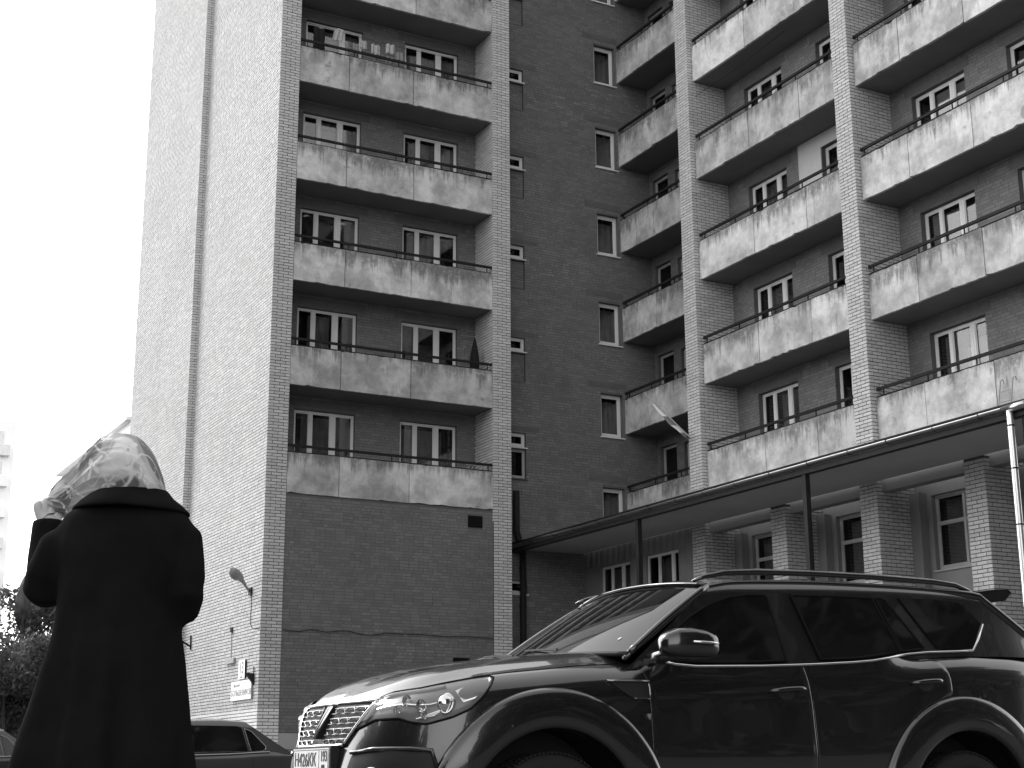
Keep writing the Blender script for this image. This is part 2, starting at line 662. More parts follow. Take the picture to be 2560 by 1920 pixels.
def balcony(parent, O, U, N, W, zk, depth, joints, seed, off=0.0, rail_drop=0.0):
    """N points outwards, parapet face at n=off, floor slab running back by depth"""
    r = random.Random(seed)
    mb = MB()
    lbox(mb, O, U, N, .003, W-.003, off-depth, off-.075, zk+.012, zk+.17)
    b = mb.build('balcony', M['soffit'], parent)
    js = [0.006]+list(joints)+[W-.006]
    for i, (a, c) in enumerate(zip(js[:-1], js[1:])):
        o1 = off+r.uniform(-.006, .006)
        panel(b, O, U, N, a+.010, c-.010, zk+r.uniform(-.006, .006), zk+1.0+r.uniform(-.008, .008), o1-.07, o1, seed*7+i)
    # flat steel handrail on short posts
    hb = MB()
    z = zk+1.185
    sag = r.uniform(-.012, .012)
    lb = [P3(O, U, N, u, off-.035, z+sag*math.sin(math.pi*u/W)) for u in np.linspace(.02, W-.02, 9)]
    for p, q in zip(lb[:-1], lb[1:]):
        p, q = Vector(p), Vector(q)
        hb.obox((p+q)/2, (q-p)/2*1.002, Vector(N)*.026, Vector((0, 0, .030)))
    hb.build('handrail', M['rail'], b)
    lb2 = MB()
    lbox(lb2, O, U, N, .02, W-.02, off-.055, off-.02, zk+1.012, zk+1.034)
    lb2.build('top_rail', M['rail'], b)
    for u in np.linspace(.18, W-.18, max(3, int(W/1.25))+1):
        u += r.uniform(-.05, .05)
        pb = MB()
        lbox(pb, O, U, N, u-.011, u+.011, off-.046, off-.024, zk+1.034, zk+1.158)
        pb.build('rail_post', M['rail'], b)
    return b


# ================================================================ the tower (left wing) and the dark wall behind it
tower = thing('apartment_building', 'tall apartment tower with bright blank side wall and stack of wide balconies', 'building', (3.2, 6, 0))
wf, df, pf = Field(), Field(), Field()
PL = 2.1           # top of the whitewashed base
PLC = math.ceil(PL/CH)*CH

side = MB()
sheet(side, (0, 0), Y, NX, 6.28, 0, TOP)
sheet(side, (-.206, 6.28), Y, NX, 6.36, 0, TOP)
sheet(side, (-.206, 6.28), X, NY, .206, 0, TOP)
side.quad((-.206, 12.64, 0), (6.6, 12.64, 0), (6.6, 12.64, TOP), (-.206, 12.64, TOP))
side_wall = side.build('side_wall', M['white_mortar'], tower)
wf.add((0, 0), Y, NX, courses(6.28, PLC, TOP, seed=1))
wf.add((-.206, 6.28), Y, NX, courses(6.36, PLC, TOP, seed=2))
wf.add((-.206, 6.28), X, NY, courses(.206, PLC, TOP, kind='pier'))
pf.add((0, 0), Y, NX, courses(6.28, 0, PLC, seed=3), .012, .001)
pf.add((-.206, 6.28), Y, NX, courses(6.36, 0, PLC, seed=4), .012, .001)

PW = .512
front_pier = MB().box(.001, PW, .001, 1.05, 0, TOP).build('pier', M['white_mortar'], tower)
R = courses(PW, PLC, TOP, kind='pier')
low = R[R[:, 3] < 6.9]
brick_objects(front_pier, (0, 0), X, NY, low, M['white_brick'])
wf.add((0, 0), X, NY, R[R[:, 3] >= 6.9])
pf.add((0, 0), X, NY, courses(PW, 0, PLC, kind='pier'), .012, .001)

XR = 6.14
right_pier = MB().box(XR, XR+PW, -.03, 1.4, 0, TOP).build('pier', M['white_mortar'], tower)
R = courses(PW, 1.6, TOP, kind='pier')
low = R[(R[:, 3] < 7.0) & (R[:, 2] > 2.6)]
brick_objects(right_pier, (XR, -.03), X, NY, low, M['white_brick'])
wf.add((XR, -.03), X, NY, R[(R[:, 3] >= 7.0) | (R[:, 2] <= 2.6)])
wf.add((XR, -.03), Y, NX, courses(1.08, Z0-.3, TOP, kind='pier'))
wf.add((XR+PW, -.03), Y, X, courses(1.12, 1.6, TOP, kind='pier'))
wf.add((PW, 0), Y, X, courses(1.04, Z0-.3, TOP, kind='pier'))

# blank dark wall under the lowest balcony
VENT, HATCH = (5.415-PW, 5.843-PW, 6.75, 7.06), (5.012-PW, 5.487-PW, 3.10, 3.46)
lw = MB()
LW = XR-PW
sheet(lw, (PW, .03), X, NY, LW, 1.6, Z0, [VENT, HATCH], .14)
lower = lw.build('lower_wall', M['dark_mortar'], tower)
df.add((PW, .03), X, NY, courses(LW, 1.6, Z0, [VENT, HATCH], seed=11), .004, .0009)
MB().box(PW+.002, XR-.002, -.03, .03, 0, 1.6).build('plinth', M['plinth'], tower)
vb = MB()
O = (PW, .03)
vf = .02
lbox(vb, O, X, NY, VENT[0], VENT[0]+vf, -.05, .008, VENT[2], VENT[3])
lbox(vb, O, X, NY, VENT[1]-vf, VENT[1], -.05, .008, VENT[2], VENT[3])
lbox(vb, O, X, NY, VENT[0]+vf, VENT[1]-vf, -.05, .008, VENT[2], VENT[2]+vf)
lbox(vb, O, X, NY, VENT[0]+vf, VENT[1]-vf, -.05, .008, VENT[3]-vf, VENT[3])
lbox(vb, O, X, NY, VENT[0]+vf, VENT[1]-vf, -.139, -.13, VENT[2]+vf, VENT[3]-vf)
vent = vb.build('vent_grille', M['rail'], tower)
for i in range(7):
    zz = VENT[2]+.045+i*.037
    MB().obox((PW+(VENT[0]+VENT[1])/2, .045, zz), (.19, 0, 0), (0, .016, -.014), (0, .002, .003)).build('slat', M['dark_metal'], vent)
hb = MB()
lbox(hb, O, X, NY, HATCH[0]+.004, HATCH[1]-.004, -.12, -.10, HATCH[2]+.004, HATCH[3]-.004)
hb.build('hatch', M['dark_metal'], tower)

# loggia back wall, windows and balconies
BY = 1.05
WT = 2.36
opens = []
KS = range(0, 6)
for k in KS:
    zk = Z0+FH*k
    for (a, b) in ((1.04, 2.69), (3.95, 5.60)):
        opens.append((a-PW, b-PW, zk+.55, zk+WT))
bw = MB()
sheet(bw, (PW, BY), X, NY, LW, Z0, TOP, opens, .17)
back = bw.build('loggia_wall', M['dark_mortar'], tower)
R = courses(LW, Z0+.9, Z0+FH*7, opens, seed=12)
rel = (R[:, 2]-Z0) % FH
df.add((PW, BY), X, NY, R[rel > .8], .004, .0009)
BL = {(1, 3): [(.32, .60, .0, .62)], (0, 3): [], }
for k in KS:
    zk = Z0+FH*k
    for wi, (a, b) in enumerate(((1.04, 2.69), (3.95, 5.60))):
        rg = random.Random(100+k*2+wi)
        blinds = [(.33, .60, .35, .80)] if (k, wi) == (3, 0) else None
        window(tower, (PW, BY), X, NY, a-PW, b-PW, zk+.55, zk+WT, fr=(.285, .65), recess=.09, blinds=blinds, sill=False, rng=rg)
        lintel(tower, (PW, BY), X, NY, max(a-PW-.22, .01), b-PW+.24, zk+WT+.07, zk+WT+.26)
for k in range(0, 7):
    zk = Z0+FH*k
    rg = random.Random(k+50)
    js = [1.87-PW+rg.uniform(-.03, .03), 3.77-PW+rg.uniform(-.03, .03)]
    balcony(tower, (PW, 0), X, NY, LW, zk, BY, js, 20+k)

# the dark wall of the link, seen between the tower and the wing
DX, DY = XR+PW, 1.1
DW = 12.0-DX
small, tall = [], []
for k in range(-1, 7):
    zk = Z0+FH*k
    if k >= 0:
        small.append((6.95-DX, 7.72-DX, zk+2.0, zk+2.40))
    if k >= 0:
        tall.append((10.14-DX, 10.87-DX, zk-.13, zk+1.12))
infill = [(s[0], s[1], s[2]-.86, s[2]-.05) for s in small]
low_small = [(6.95-DX, 7.72-DX, 5.27, 5.62)]
dw = MB()
sheet(dw, (DX, DY), X, NY, DW, 0, TOP, small+tall+infill+low_small, .20)
for s in infill[1:]:
    dw.quad(*[P3((DX, DY), X, NY, u, -.07, z) for u, z in ((s[0], s[2]), (s[1], s[2]), (s[1], s[3]), (s[0], s[3]))])
    df.add((DX, DY+.07), X, NY, np.array([(r0+s[0], r1+s[0], a, b) for r0, r1, a, b in courses(s[1]-s[0], s[2], s[3], seed=5)]).reshape(-1, 4), .004, .002)
dark_wall = dw.build('link_wall', M['dark_mortar'], tower)
df.add((DX, DY), X, NY, courses(DW, 3.0, 25.5, small+tall+infill+low_small, seed=13), .004, .0009)
for i, s in enumerate(small):
    window(tower, (DX, DY), X, NY, s[0], s[1], s[2], s[3], fr=(), recess=.08, curtains=[], fw_=.07, sill='white')
    lintel(tower, (DX, DY), X, NY, s[0]-.1, s[1]+.42, s[3]+.05, s[3]+.19)
s = infill[0]
window(tower, (DX, DY), X, NY, s[0], s[1], s[2], s[3], fr=(), recess=.08, curtains=[], fw_=.05, fmat='wood_frame')
s = low_small[0]
window(tower, (DX, DY), X, NY, s[0], s[1], s[2], s[3], fr=(), recess=.08, curtains=[], fw_=.05, sill='white')
for i, s in enumerate(tall):
    window(tower, (DX, DY), X, NY, s[0], s[1], s[2], s[3], fr=(), recess=.13, curtains=[(0, 1)] if i % 2 else [(.1, 1)], fw_=.085, sill='white',
           rng=random.Random(300+i))
    lintel(tower, (DX, DY), X, NY, s[0]-.40, min(s[1]+.10, DW), s[3]+.17, s[3]+.33)
MB().box(.02, 6.6, 1.75, 12.6, 0, TOP-.02).build('light_block', M['dark_mortar'], tower)  # unseen solid fill added to keep light out of the hollow tower
MB().box(6.62, 14.5, 1.9, 12.6, 0, TOP-.02).build('light_block', M['dark_mortar'], tower)
MB().box(-.15, 6.7, -.02, 12.7, TOP, TOP+.3).build('roof', M['soffit'], tower)  # unseen cap added so the sun stays out of the hollow shell
wf.build('brickwork', M['white_brick'], tower)
df.build('brickwork', M['dark_brick'], tower)
pf.build('brickwork', M['white_paint_brick'], tower)

# ================================================================ the right wing
wing = thing('apartment_building', 'apartment wing on the right with rows of long balconies between pale brick piers', 'building', (14, -8, 0))
wf, df = Field(), Field()
PX, BX, LX = 9.45, 10.6, 10.5
CZ = 6.45          # canopy underside
piers = [(-4.10, TOP, 'upper'), (-10.17, TOP, 'upper'), (-16.3, TOP, 'upper'), (-7.18, CZ, 'porch'), (-13.15, CZ, 'porch')]
nb = 0
for (py, zt, kind) in piers:
    xe = BX if kind == 'upper' else LX
    pr = MB().box(PX, xe+.1, py-PW, py, 0, zt).build('pier', M['white_mortar'], wing)
    Rf = courses(PW, 2.0, zt, kind='pier')
    Rs = courses(xe-PX, 2.0, zt, kind='pier')
    fO, sO = (PX, py), (PX, py-PW)
    if py in (-13.15, -10.17):
        # bricks of the porch pillars nearest the camera are single objects
        selF = (Rf[:, 2] > 3.45) & (Rf[:, 3] < CZ)
        selS = (Rs[:, 2] > 3.45) & (Rs[:, 3] < CZ) if py == -13.15 else np.zeros(len(Rs), bool)
        brick_objects(pr, fO, NY, NX, Rf[selF], M['white_brick'])
        brick_objects(pr, sO, X, NY, Rs[selS], M['white_brick'])
        nb += selF.sum()+selS.sum()
        Rf, Rs = Rf[~selF], Rs[~selS]
    wf.add(fO, NY, NX, Rf)
    wf.add(sO, X, NY, Rs, .006, .0016)
    if kind == 'upper':
        wf.add((PX, py), X, (0, 1, 0), courses(.9, Z0, zt, kind='pier'))

# back walls of the loggias
WO, WU, WN = (BX, -4.10-PW), NY, NX
WW = 16.3-4.10-PW+.0


def uy(y):
    return -y-4.10-PW


W2 = [(-5.46, -6.98), (-8.30, -9.82), (-11.35, -12.93), (-14.10, -15.68)]
opens = [(uy(a), uy(b), Z0+FH*k+.55, Z0+FH*k+WT) for k in range(0, 6) for (a, b) in W2]
bw = MB()
sheet(bw, WO, WU, WN, WW, Z0-.5, TOP, opens, .17)
bw.build('loggia_wall', M['dark_mortar'], wing)
R = courses(WW, Z0+.8, Z0+FH*6, opens, seed=21)
rel = (R[:, 2]-Z0) % FH
df.add(WO, WU, WN, R[rel > .8], .004, .0009)
BLD = {(2, 2): [(.36, .63, .1, .93), (.70, .96, .0, .93)], (0, 2): [(.52, .66, .1, .72), (.70, .96, .0, .80)], (3, 2): [(.36, .63, .2, .55), (.7, .96, .2, .55)],
       (1, 2): [(.1, .26, .55, .95)], (2, 1): [(.05, .27, .2, .7)]}
for k in range(0, 6):
    zk = Z0+FH*k
    for wi, (a, b) in enumerate(W2):
        rg = random.Random(500+k*4+wi)
        window(wing, WO, WU, WN, uy(a), uy(b), zk+.55, zk+WT, fr=(.30, .69), recess=.12, blinds=BLD.get((k, wi)), sill=False, rng=rg)
        lintel(wing, WO, WU, WN, uy(a)-.20, uy(b)+.15, zk+WT+.06, zk+WT+.24)
# one tenant has painted his half of the loggia white
pb = MB()
za, zb = Z0+2*FH+.17, Z0+3*FH
sheet(pb, (BX-.03, -7.47), NY, NX, 2.69, za, zb, [(8.30-7.47-.0, 9.82-7.47, Z0+2*FH+.55, Z0+2*FH+WT)], .05)
pb.build('painted_wall', M['pale_wall'], wing)
for bi, (ya, yb, js) in enumerate(((-4.10-PW, -10.17, (-6.87, -8.78)), (-10.17-PW, -16.3, (-12.13, -13.98)))):
    for k in range(0, 7):
        rg = random.Random(70+k*3+bi)
        balcony(wing, (9.6, ya), NY, NX, ya-yb, Z0+FH*k, BX-9.6, [ya-j+rg.uniform(-.04, .04) for j in js], 40+k*2+bi)
# the set-back bay next to the dark wall
B1X, B1B = 10.93, 12.0
opens = [(.18, .98, Z0+FH*k+.17, Z0+FH*k+2.38) for k in range(0, 7)]+[(1.35, 2.6, Z0+FH*k+.9, Z0+FH*k+2.3) for k in range(0, 7)]
bw = MB()
sheet(bw, (B1B, 1.1), NY, NX, 5.2, Z0-.5, TOP, opens, .17)
bw.build('loggia_wall', M['dark_mortar'], wing)
df.add((B1B, 1.1), NY, NX, courses(3.2, Z0, 25, opens, seed=22), .004, .0009)
for k in range(0, 7):
    zk = Z0+FH*k
    window(wing, (B1B, 1.1), NY, NX, .18, .98, zk+.17, zk+2.38, fr=(), recess=.1, curtains=[], sill=False, fmat='wood_frame', fw_=.05)
    window(wing, (B1B, 1.1), NY, NX, 1.35, 2.6, zk+.9, zk+2.3, fr=(.5,), recess=.1, sill=False, fmat='wood_frame', rng=random.Random(800+k))
    rg = random.Random(90+k)
    balcony(wing, (B1X, 1.1), NY, NX, 5.2, zk, B1B-B1X, [.86, 1.75, 3.5], 90+k)
MB().box(11.35, 20, -16.8, -4.2, 0, TOP-.02).build('light_block', M['dark_mortar'], wing)  # hidden solid boxes added against light leaking into the wing
MB().box(12.75, 20, -4.19, 1.5, 0, TOP-.02).build('light_block', M['dark_mortar'], wing)
MB().box(PX-.1, 20.1, -16.9, -4.05, TOP, TOP+.3).build('roof', M['soffit'], wing)  # out-of-view slabs added to stop sun entering from above
MB().box(B1X, 20.1, -4.04, 1.09, TOP, TOP+.3).build('roof', M['soffit'], wing)

# ground floor: plastered wall beside the dark wall, with ribbed cladding above two windows
gl = MB()
gw = [(1.1-.31, 1.1+1.13, 4.3, 5.99), (1.1+1.88, 1.1+3.33, 4.3, 6.02)]
sheet(gl, (9.55, 1.1), NY, NX, 5.2, 0, CZ+.3, gw, .2)
gl.build('ground_wall', M['plaster'], wing)
cl = MB()
n = 74
rows = [[(9.545-.018-.013*(1 if (i % 4) in (1, 2) else -1), 1.09-5.18*i/n, z) for i in range(n+1)] for z in (6.03, CZ-.002)]
rows2 = [[(9.545-.018-.013*(1 if (i % 4) in (1, 2) else -1), 1.1-4.46-(5.19-4.46)*i/12, z) for i in range(13)] for z in (4.0, 6.03)]
cl.grid(rows)
cl.grid(rows2)
cl.build('ribbed_cladding', M['corrugated'], wing)
for i, (a, b, c, d) in enumerate(gw):
    window(wing, (9.55, 1.1), NY, NX, a, b, c, d, fr=(.33, .70) if i == 0 else (.36, .78), recess=.05, curtains=[(.3, .7)] if i else [(.2, .9)],
           fmat='frame', transom=[None, .33, None] if i == 0 else None, fw_=.045, mull=(.07, .10), rng=random.Random(900+i))
# recessed windows between the porch pillars
for i, (ya, yb) in enumerate(((-4.10-PW, -7.18), (-7.18-PW, -10.17), (-10.17-PW, -13.15), (-13.15-PW, -16.3))):
    Wd = ya-yb
    O = (LX, ya)
    op = (.45, Wd-.01, 4.62, 6.17)
    mb = MB()
    sheet(mb, O, NY, NX, Wd, 0, CZ+.3, [op], .22)
    mb.build('ground_wall', M['plaster'], wing)
    window(wing, O, NY, NX, op[0], op[1], op[2], op[3], fr=(.40, .78), recess=.10, transom=[.62, .62, .62], fmat='wood_frame', fw_=.06, mull=(.06, .05),
           curtains=[(.1, .5)] if i % 2 else [(.05, .35), (.6, .95)], sill='white', rng=random.Random(940+i))
    bb = MB().box(9.6, 9.86, yb, ya, 6.245, CZ+.1)
    bb.build('beam', M['beam'], wing)
    mb = MB().box(10.30, 10.499, ya-.30, ya-.02, 0, 6.244)
    mb.build('pilaster', M['plaster'], wing)
wf.build('brickwork', M['white_brick'], wing)
df.build('brickwork', M['dark_brick'], wing)

# ================================================================ entrance canopy with gutter, posts and downpipe
can = thing('entrance_canopy', 'flat entrance canopy with metal gutter running along the right wing', 'canopy', (8.4, -8, 0))
GX = 7.24
MB().box(GX, 9.445, -17.2, 1.095, CZ, CZ+.10).build('canopy_slab', M['canopy_soffit'], can)
MB().box(GX-.012, GX+.14, -17.2, 1.09, CZ-.11, CZ-.003).build('edge_beam', M['dark_metal'], can)
MB().box(GX-.11, GX+.5, -17.21, 1.09, CZ+.103, CZ+.125).build('roof_sheet', M['dark_metal'], can)
gy = 1.0
rg = random.Random(5)
while gy > -16.9:
    ln = rg.uniform(1.02, 1.2)
    ge = max(gy-ln, -16.95)
    prof = [(GX-.065+.062*math.cos(a), CZ+.07+.062*math.sin(a)) for a in np.linspace(math.pi*.98, math.pi*2.02, 13)]
    jx, jz = rg.uniform(-.003, .003), rg.uniform(-.004, .004)
    mb = MB()
    mb.grid([[(x+jx, y, z+jz) for x, z in prof] for y in (gy-.004, ge+.004)])
    mb.grid([[(x*.0+GX-.065+(x-GX+.065)*.93+jx, y, CZ+.07+(z-CZ-.07)*.93+jz) for x, z in prof] for y in (gy-.004, ge+.004)])
    mb.build('gutter_section', M['gutter'], can, smooth=True)
    mb = MB().tube([(GX-.065+.068*math.cos(a), ge, CZ+.07+.068*math.sin(a)) for a in np.linspace(math.pi*.95, math.pi*2.05, 11)], .006, 5)
    mb.build('gutter_bracket', M['dark_metal'], can)
    gy = ge
for (px, py) in ((GX+.07, -5.0), (GX+.07, -11.05), (GX+.10, -16.72)):
    MB().box(px-.055, px+.055, py-.055, py+.055, 0, CZ-.112).build('post', M['dark_metal'], can)
dx, dy = GX-.065, -16.52
dp = MB().tube([(dx, dy, CZ+.03), (dx, dy, CZ-.15), (dx, dy, 5.6), (dx, dy, 4.6), (dx, dy, 3.5), (dx, dy, .3)], .058, 20).build('downpipe', M['pipe'], can, smooth=True)
MB().tube([(dx, -16.38, CZ+.045), (dx, -16.99, CZ+.045)], .070, 16).build('gutter_outlet', M['gutter'], can, smooth=True)
for z in (6.20, 5.48, 4.55, 3.2):
    MB().tube([(dx, dy, z-.012), (dx, dy, z+.012)], .064, 18).build('pipe_clamp', M['dark_metal'], dp)
    MB().tube([(dx, dy, z+.05), (dx, dy, z+.062)], .0605, 18).build('pipe_joint', M['pipe'], dp)
    MB().tube([(dx, dy, z+.10), (dx, dy, z+.112)], .0605, 18).build('pipe_joint', M['pipe'], dp)
# ================================================================ cars
M['paint'] = NT('black car paint').done(.0085, .22, .5, 0, 1.0)
M['paint_grey'] = NT('grey car paint').done(.05, .3, .5, .3, 1.0)
M['paint_dark'] = NT('dark car paint').done(.02, .3, .5, .2, 1.0)
M['car_glass'] = NT('tinted car glass').done(.006, .03, .6)
M['wind_glass'] = NT('windscreen glass').done(.010, .02, .36)
M['chrome'] = NT('chrome trim').done(.75, .12, .5, 1.0)
M['chrome_dark'] = NT('dark chrome').done(.30, .22, .5, 1.0)
M['rubber'] = m_plain('tyre rubber', .022, .85, .2, var=.3, scale=12)
M['black_plastic'] = m_plain('black plastic', .016, .55, .3, var=.2, scale=10)
M['rim'] = NT('alloy rim').done(.35, .3, .5, .9)
M['lamp_silver'] = NT('lamp reflector').done(.8, .12, .5, 1.0)
M['lamp_grey'] = m_plain('lamp bezel', .17, .3, .5, var=.1)
M['seal'] = m_plain('window rubber', .012, .9, .05, var=.1)
M['lamp_white'] = NT('daylight strip').done(.30, .3, .4)
M['plate_white'] = m_plain('number plate', .72, .45, .4, var=.04)
M['ink'] = m_plain('black lettering', .012, .5, .3, var=.1)


def pchip(tab):
    xs = np.array([t[0] for t in tab], float)
    ys = np.array([t[1] for t in tab], float)
    h, d = np.diff(xs), np.diff(ys)/np.diff(xs)
    m = np.zeros(len(xs))
    m[0], m[-1] = d[0], d[-1]
    for i in range(1, len(xs)-1):
        if d[i-1]*d[i] > 0:
            w1, w2 = 2*h[i]+h[i-1], h[i]+2*h[i-1]
            m[i] = (w1+w2)/(w1/d[i-1]+w2/d[i])

    def f(x):
        x = np.clip(np.asarray(x, float), xs[0], xs[-1])
        i = np.clip(np.searchsorted(xs, x)-1, 0, len(xs)-2)
        t = (x-xs[i])/h[i]
        return ((1+2*t)*(1-t)**2*ys[i]+t*(1-t)**2*h[i]*m[i]+t*t*(3-2*t)*ys[i+1]+t*t*(t-1)*h[i]*m[i+1])
    return f


def sstep(a, b, x):
    t = np.clip((x-a)/(b-a), 0, 1)
    return t*t*(3-2*t)


class Car:
    """x rearwards from the front axle, y from the near side (0) to the far side (W), z up"""

    def __init__(s, root, ox, oy, W, plan, shoulder, zb, sprof, fprof, haunch, hz):
        s.root, s.ox, s.oy, s.W, s.zb = root, ox, oy, W, zb
        p = np.array(plan, float)
        d = np.r_[0, np.cumsum(np.hypot(*np.diff(p, axis=0).T))]
        d /= d[-1]
        fx, fy = pchip(list(zip(d, p[:, 0]))), pchip(list(zip(d, p[:, 1])))
        s.w = np.linspace(0, 1, 241)
        s.px, s.py = fx(s.w), fy(s.w)
        tx, ty = np.gradient(s.px), np.gradient(s.py)
        L = np.hypot(tx, ty)
        # inward normal (towards the car's inside)
        s.nx, s.ny = -ty/L, tx/L
        sg = np.sign(s.ny[120])
        s.nx, s.ny = s.nx*sg, s.ny*sg
        s.S = pchip(shoulder)
        s.sp, s.fp = pchip(sprof), pchip(fprof)
        s.h, s.hz = haunch, hz

    def wpt(s, x0, y0, z0):
        return (s.ox+x0, s.oy+y0, z0)

    def local(s, w, z, proud=0.0):
        a = abs(w)
        px, py = np.interp(a, s.w, s.px), np.interp(a, s.w, s.py)
        nx, ny = np.interp(a, s.w, s.nx), np.interp(a, s.w, s.ny)
        S = float(s.S(px))
        t = (z-s.zb)/(S-s.zb)
        k = nx*nx/(nx*nx+ny*ny)
        side = float(s.sp(t)) + float(s.h(px))*max(0.0, (t-s.hz)/(1-s.hz))**2.2
        ins = side*(1-k)+float(s.fp(t) if px < 1 else s.fp(t)*.8)*k - proud
        x, y = px+nx*ins, py+ny*ins
        return (x, y if w >= 0 else s.W-y, z)

    def pt(s, w, z, proud=0.0):
        return s.wpt(*s.local(w, z, proud))

    def wx(s, x):
        return float(np.interp(x, s.px, s.w))

    def wy_front(s, y):
        """station on the nose for a lateral position"""
        m = s.w < .3
        return float(np.interp(-y, -s.py[m], s.w[m]))

    def body(s, mat, wheels, R, name='body'):
        ts = [0, .05, .12, .22, .34, .46, .57, .67, .75, .82, .87, .91, .945, .975, 1.0]
        ww = np.concatenate([np.linspace(0, .12, 18)[:-1], np.linspace(.12, .88, 90)[:-1], np.linspace(.88, 1, 14)])
        near = []
        for w in ww:
            S = float(s.S(np.interp(w, s.w, s.px)))
            near.append([s.local(w, s.zb+(S-s.zb)*t) for t in ts])
        far = [[(x, s.W-y, z) for x, y, z in c] for c in near]
        loop = near+far[-2:0:-1]
        n, r = len(loop), len(ts)
        vs = [s.wpt(*q) for c in loop for q in c]
        fs = [(i*r+j, ((i+1) % n)*r+j, ((i+1) % n)*r+j+1, i*r+j+1) for i in range(n) for j in range(r-1)]
        m = len(near)

        def far_i(i):
            return i if i in (0, m-1) else n-i
        for j, rev in ((0, True), (r-1, False)):
            for i in range(m-1):
                q = [i*r+j, (i+1)*r+j, far_i(i+1)*r+j, far_i(i)*r+j]
                q = [a for k, a in enumerate(q) if a not in q[:k]]
                fs.append(tuple(q[::-1] if rev else q))
        tmp = obj('tmp_body', vs, fs, mat)
        bm = bmesh.new()
        bm.from_mesh(tmp.data)
        bmesh.ops.recalc_face_normals(bm, faces=bm.faces)
        bm.to_mesh(tmp.data)
        bm.free()
        cutters = []
        for cx, cz in wheels:
            for (a, b) in ((-.4, .36), (s.W-.36, s.W+.4)):
                c = MB().tube([s.wpt(cx, a, cz), s.wpt(cx, b, cz)], R, 48).build('cut', None)
                bm = bmesh.new()
                bm.from_mesh(c.data)
                bmesh.ops.recalc_face_normals(bm, faces=bm.faces)
                bm.to_mesh(c.data)
                bm.free()
                md = tmp.modifiers.new('b', 'BOOLEAN')
                md.operation = 'DIFFERENCE'
                md.solver = 'EXACT'
                md.object = c
                cutters.append(c)
        bpy.context.view_layer.update()
        dg = bpy.context.evaluated_depsgraph_get()
        me = bpy.data.meshes.new_from_object(tmp.evaluated_get(dg))
        for c in cutters+[tmp]:
            ORG.pop(c, None)
            bpy.data.objects.remove(c)
        me.materials.clear()
        me.materials.append(mat)
        me.materials.append(M['black_plastic'])
        org = ORG[s.root]
        me.transform(Matrix.Translation(-org))
        # faces of the wheel wells
        for p in me.polygons:
            p.use_smooth = True
            c = p.center+org
            x0, y0, z0 = c.x-s.ox, c.y-s.oy, c.z
            for cx, cz in wheels:
                if math.hypot(x0-cx, z0-cz) < R+.004 and min(y0, s.W-y0) > .015 and min(y0, s.W-y0) < .4:
                    nrm = p.normal
                    if abs(nrm.y) < .3 or min(y0, s.W-y0) > .3:
                        p.material_index = 1
                        p.use_smooth = False
        o = bpy.data.objects.new(name, me)
        link(o, s.root)
        ORG[o] = org
        try:
            me.set_sharp_from_angle(angle=math.radians(38))
        except Exception:
            pass
        return o

    def patch(s, name, top, bot, mat, parent, proud=.004, nc=24, nr=8, thick=.006, smooth=True):
        """surface patch between two polylines given in (w,z)"""
        def samp(pl, f):
            pl = np.array(pl, float)
            d = np.r_[0, np.cumsum(np.hypot(np.diff(pl[:, 0])*5, np.diff(pl[:, 1])))]
            d /= d[-1]
            return np.interp(f, d, pl[:, 0]), np.interp(f, d, pl[:, 1])
        rows = []
        for j in range(nr+1):
            v = j/nr
            row = []
            for i in range(nc+1):
                a, b = samp(top, i/nc), samp(bot, i/nc)
                w, z = a[0]+(b[0]-a[0])*v, a[1]+(b[1]-a[1])*v
                edge = i in (0, nc) or j in (0, nr)
                row.append(s.pt(w, z, proud if not edge else proud*.4))
            rows.append(row)
        mb = MB().grid(rows)
        # turned-in rim so that the edge has depth
        def rim(seq):
            return seq
        n0 = len(mb.v)
        o = mb.build(name, mat, parent, smooth)
        return o

    def strip(s, name, pts, mat, parent, r=.006, n=6):
        return MB().tube([s.wpt(*p) for p in pts], r, n).build(name, mat, parent, True)


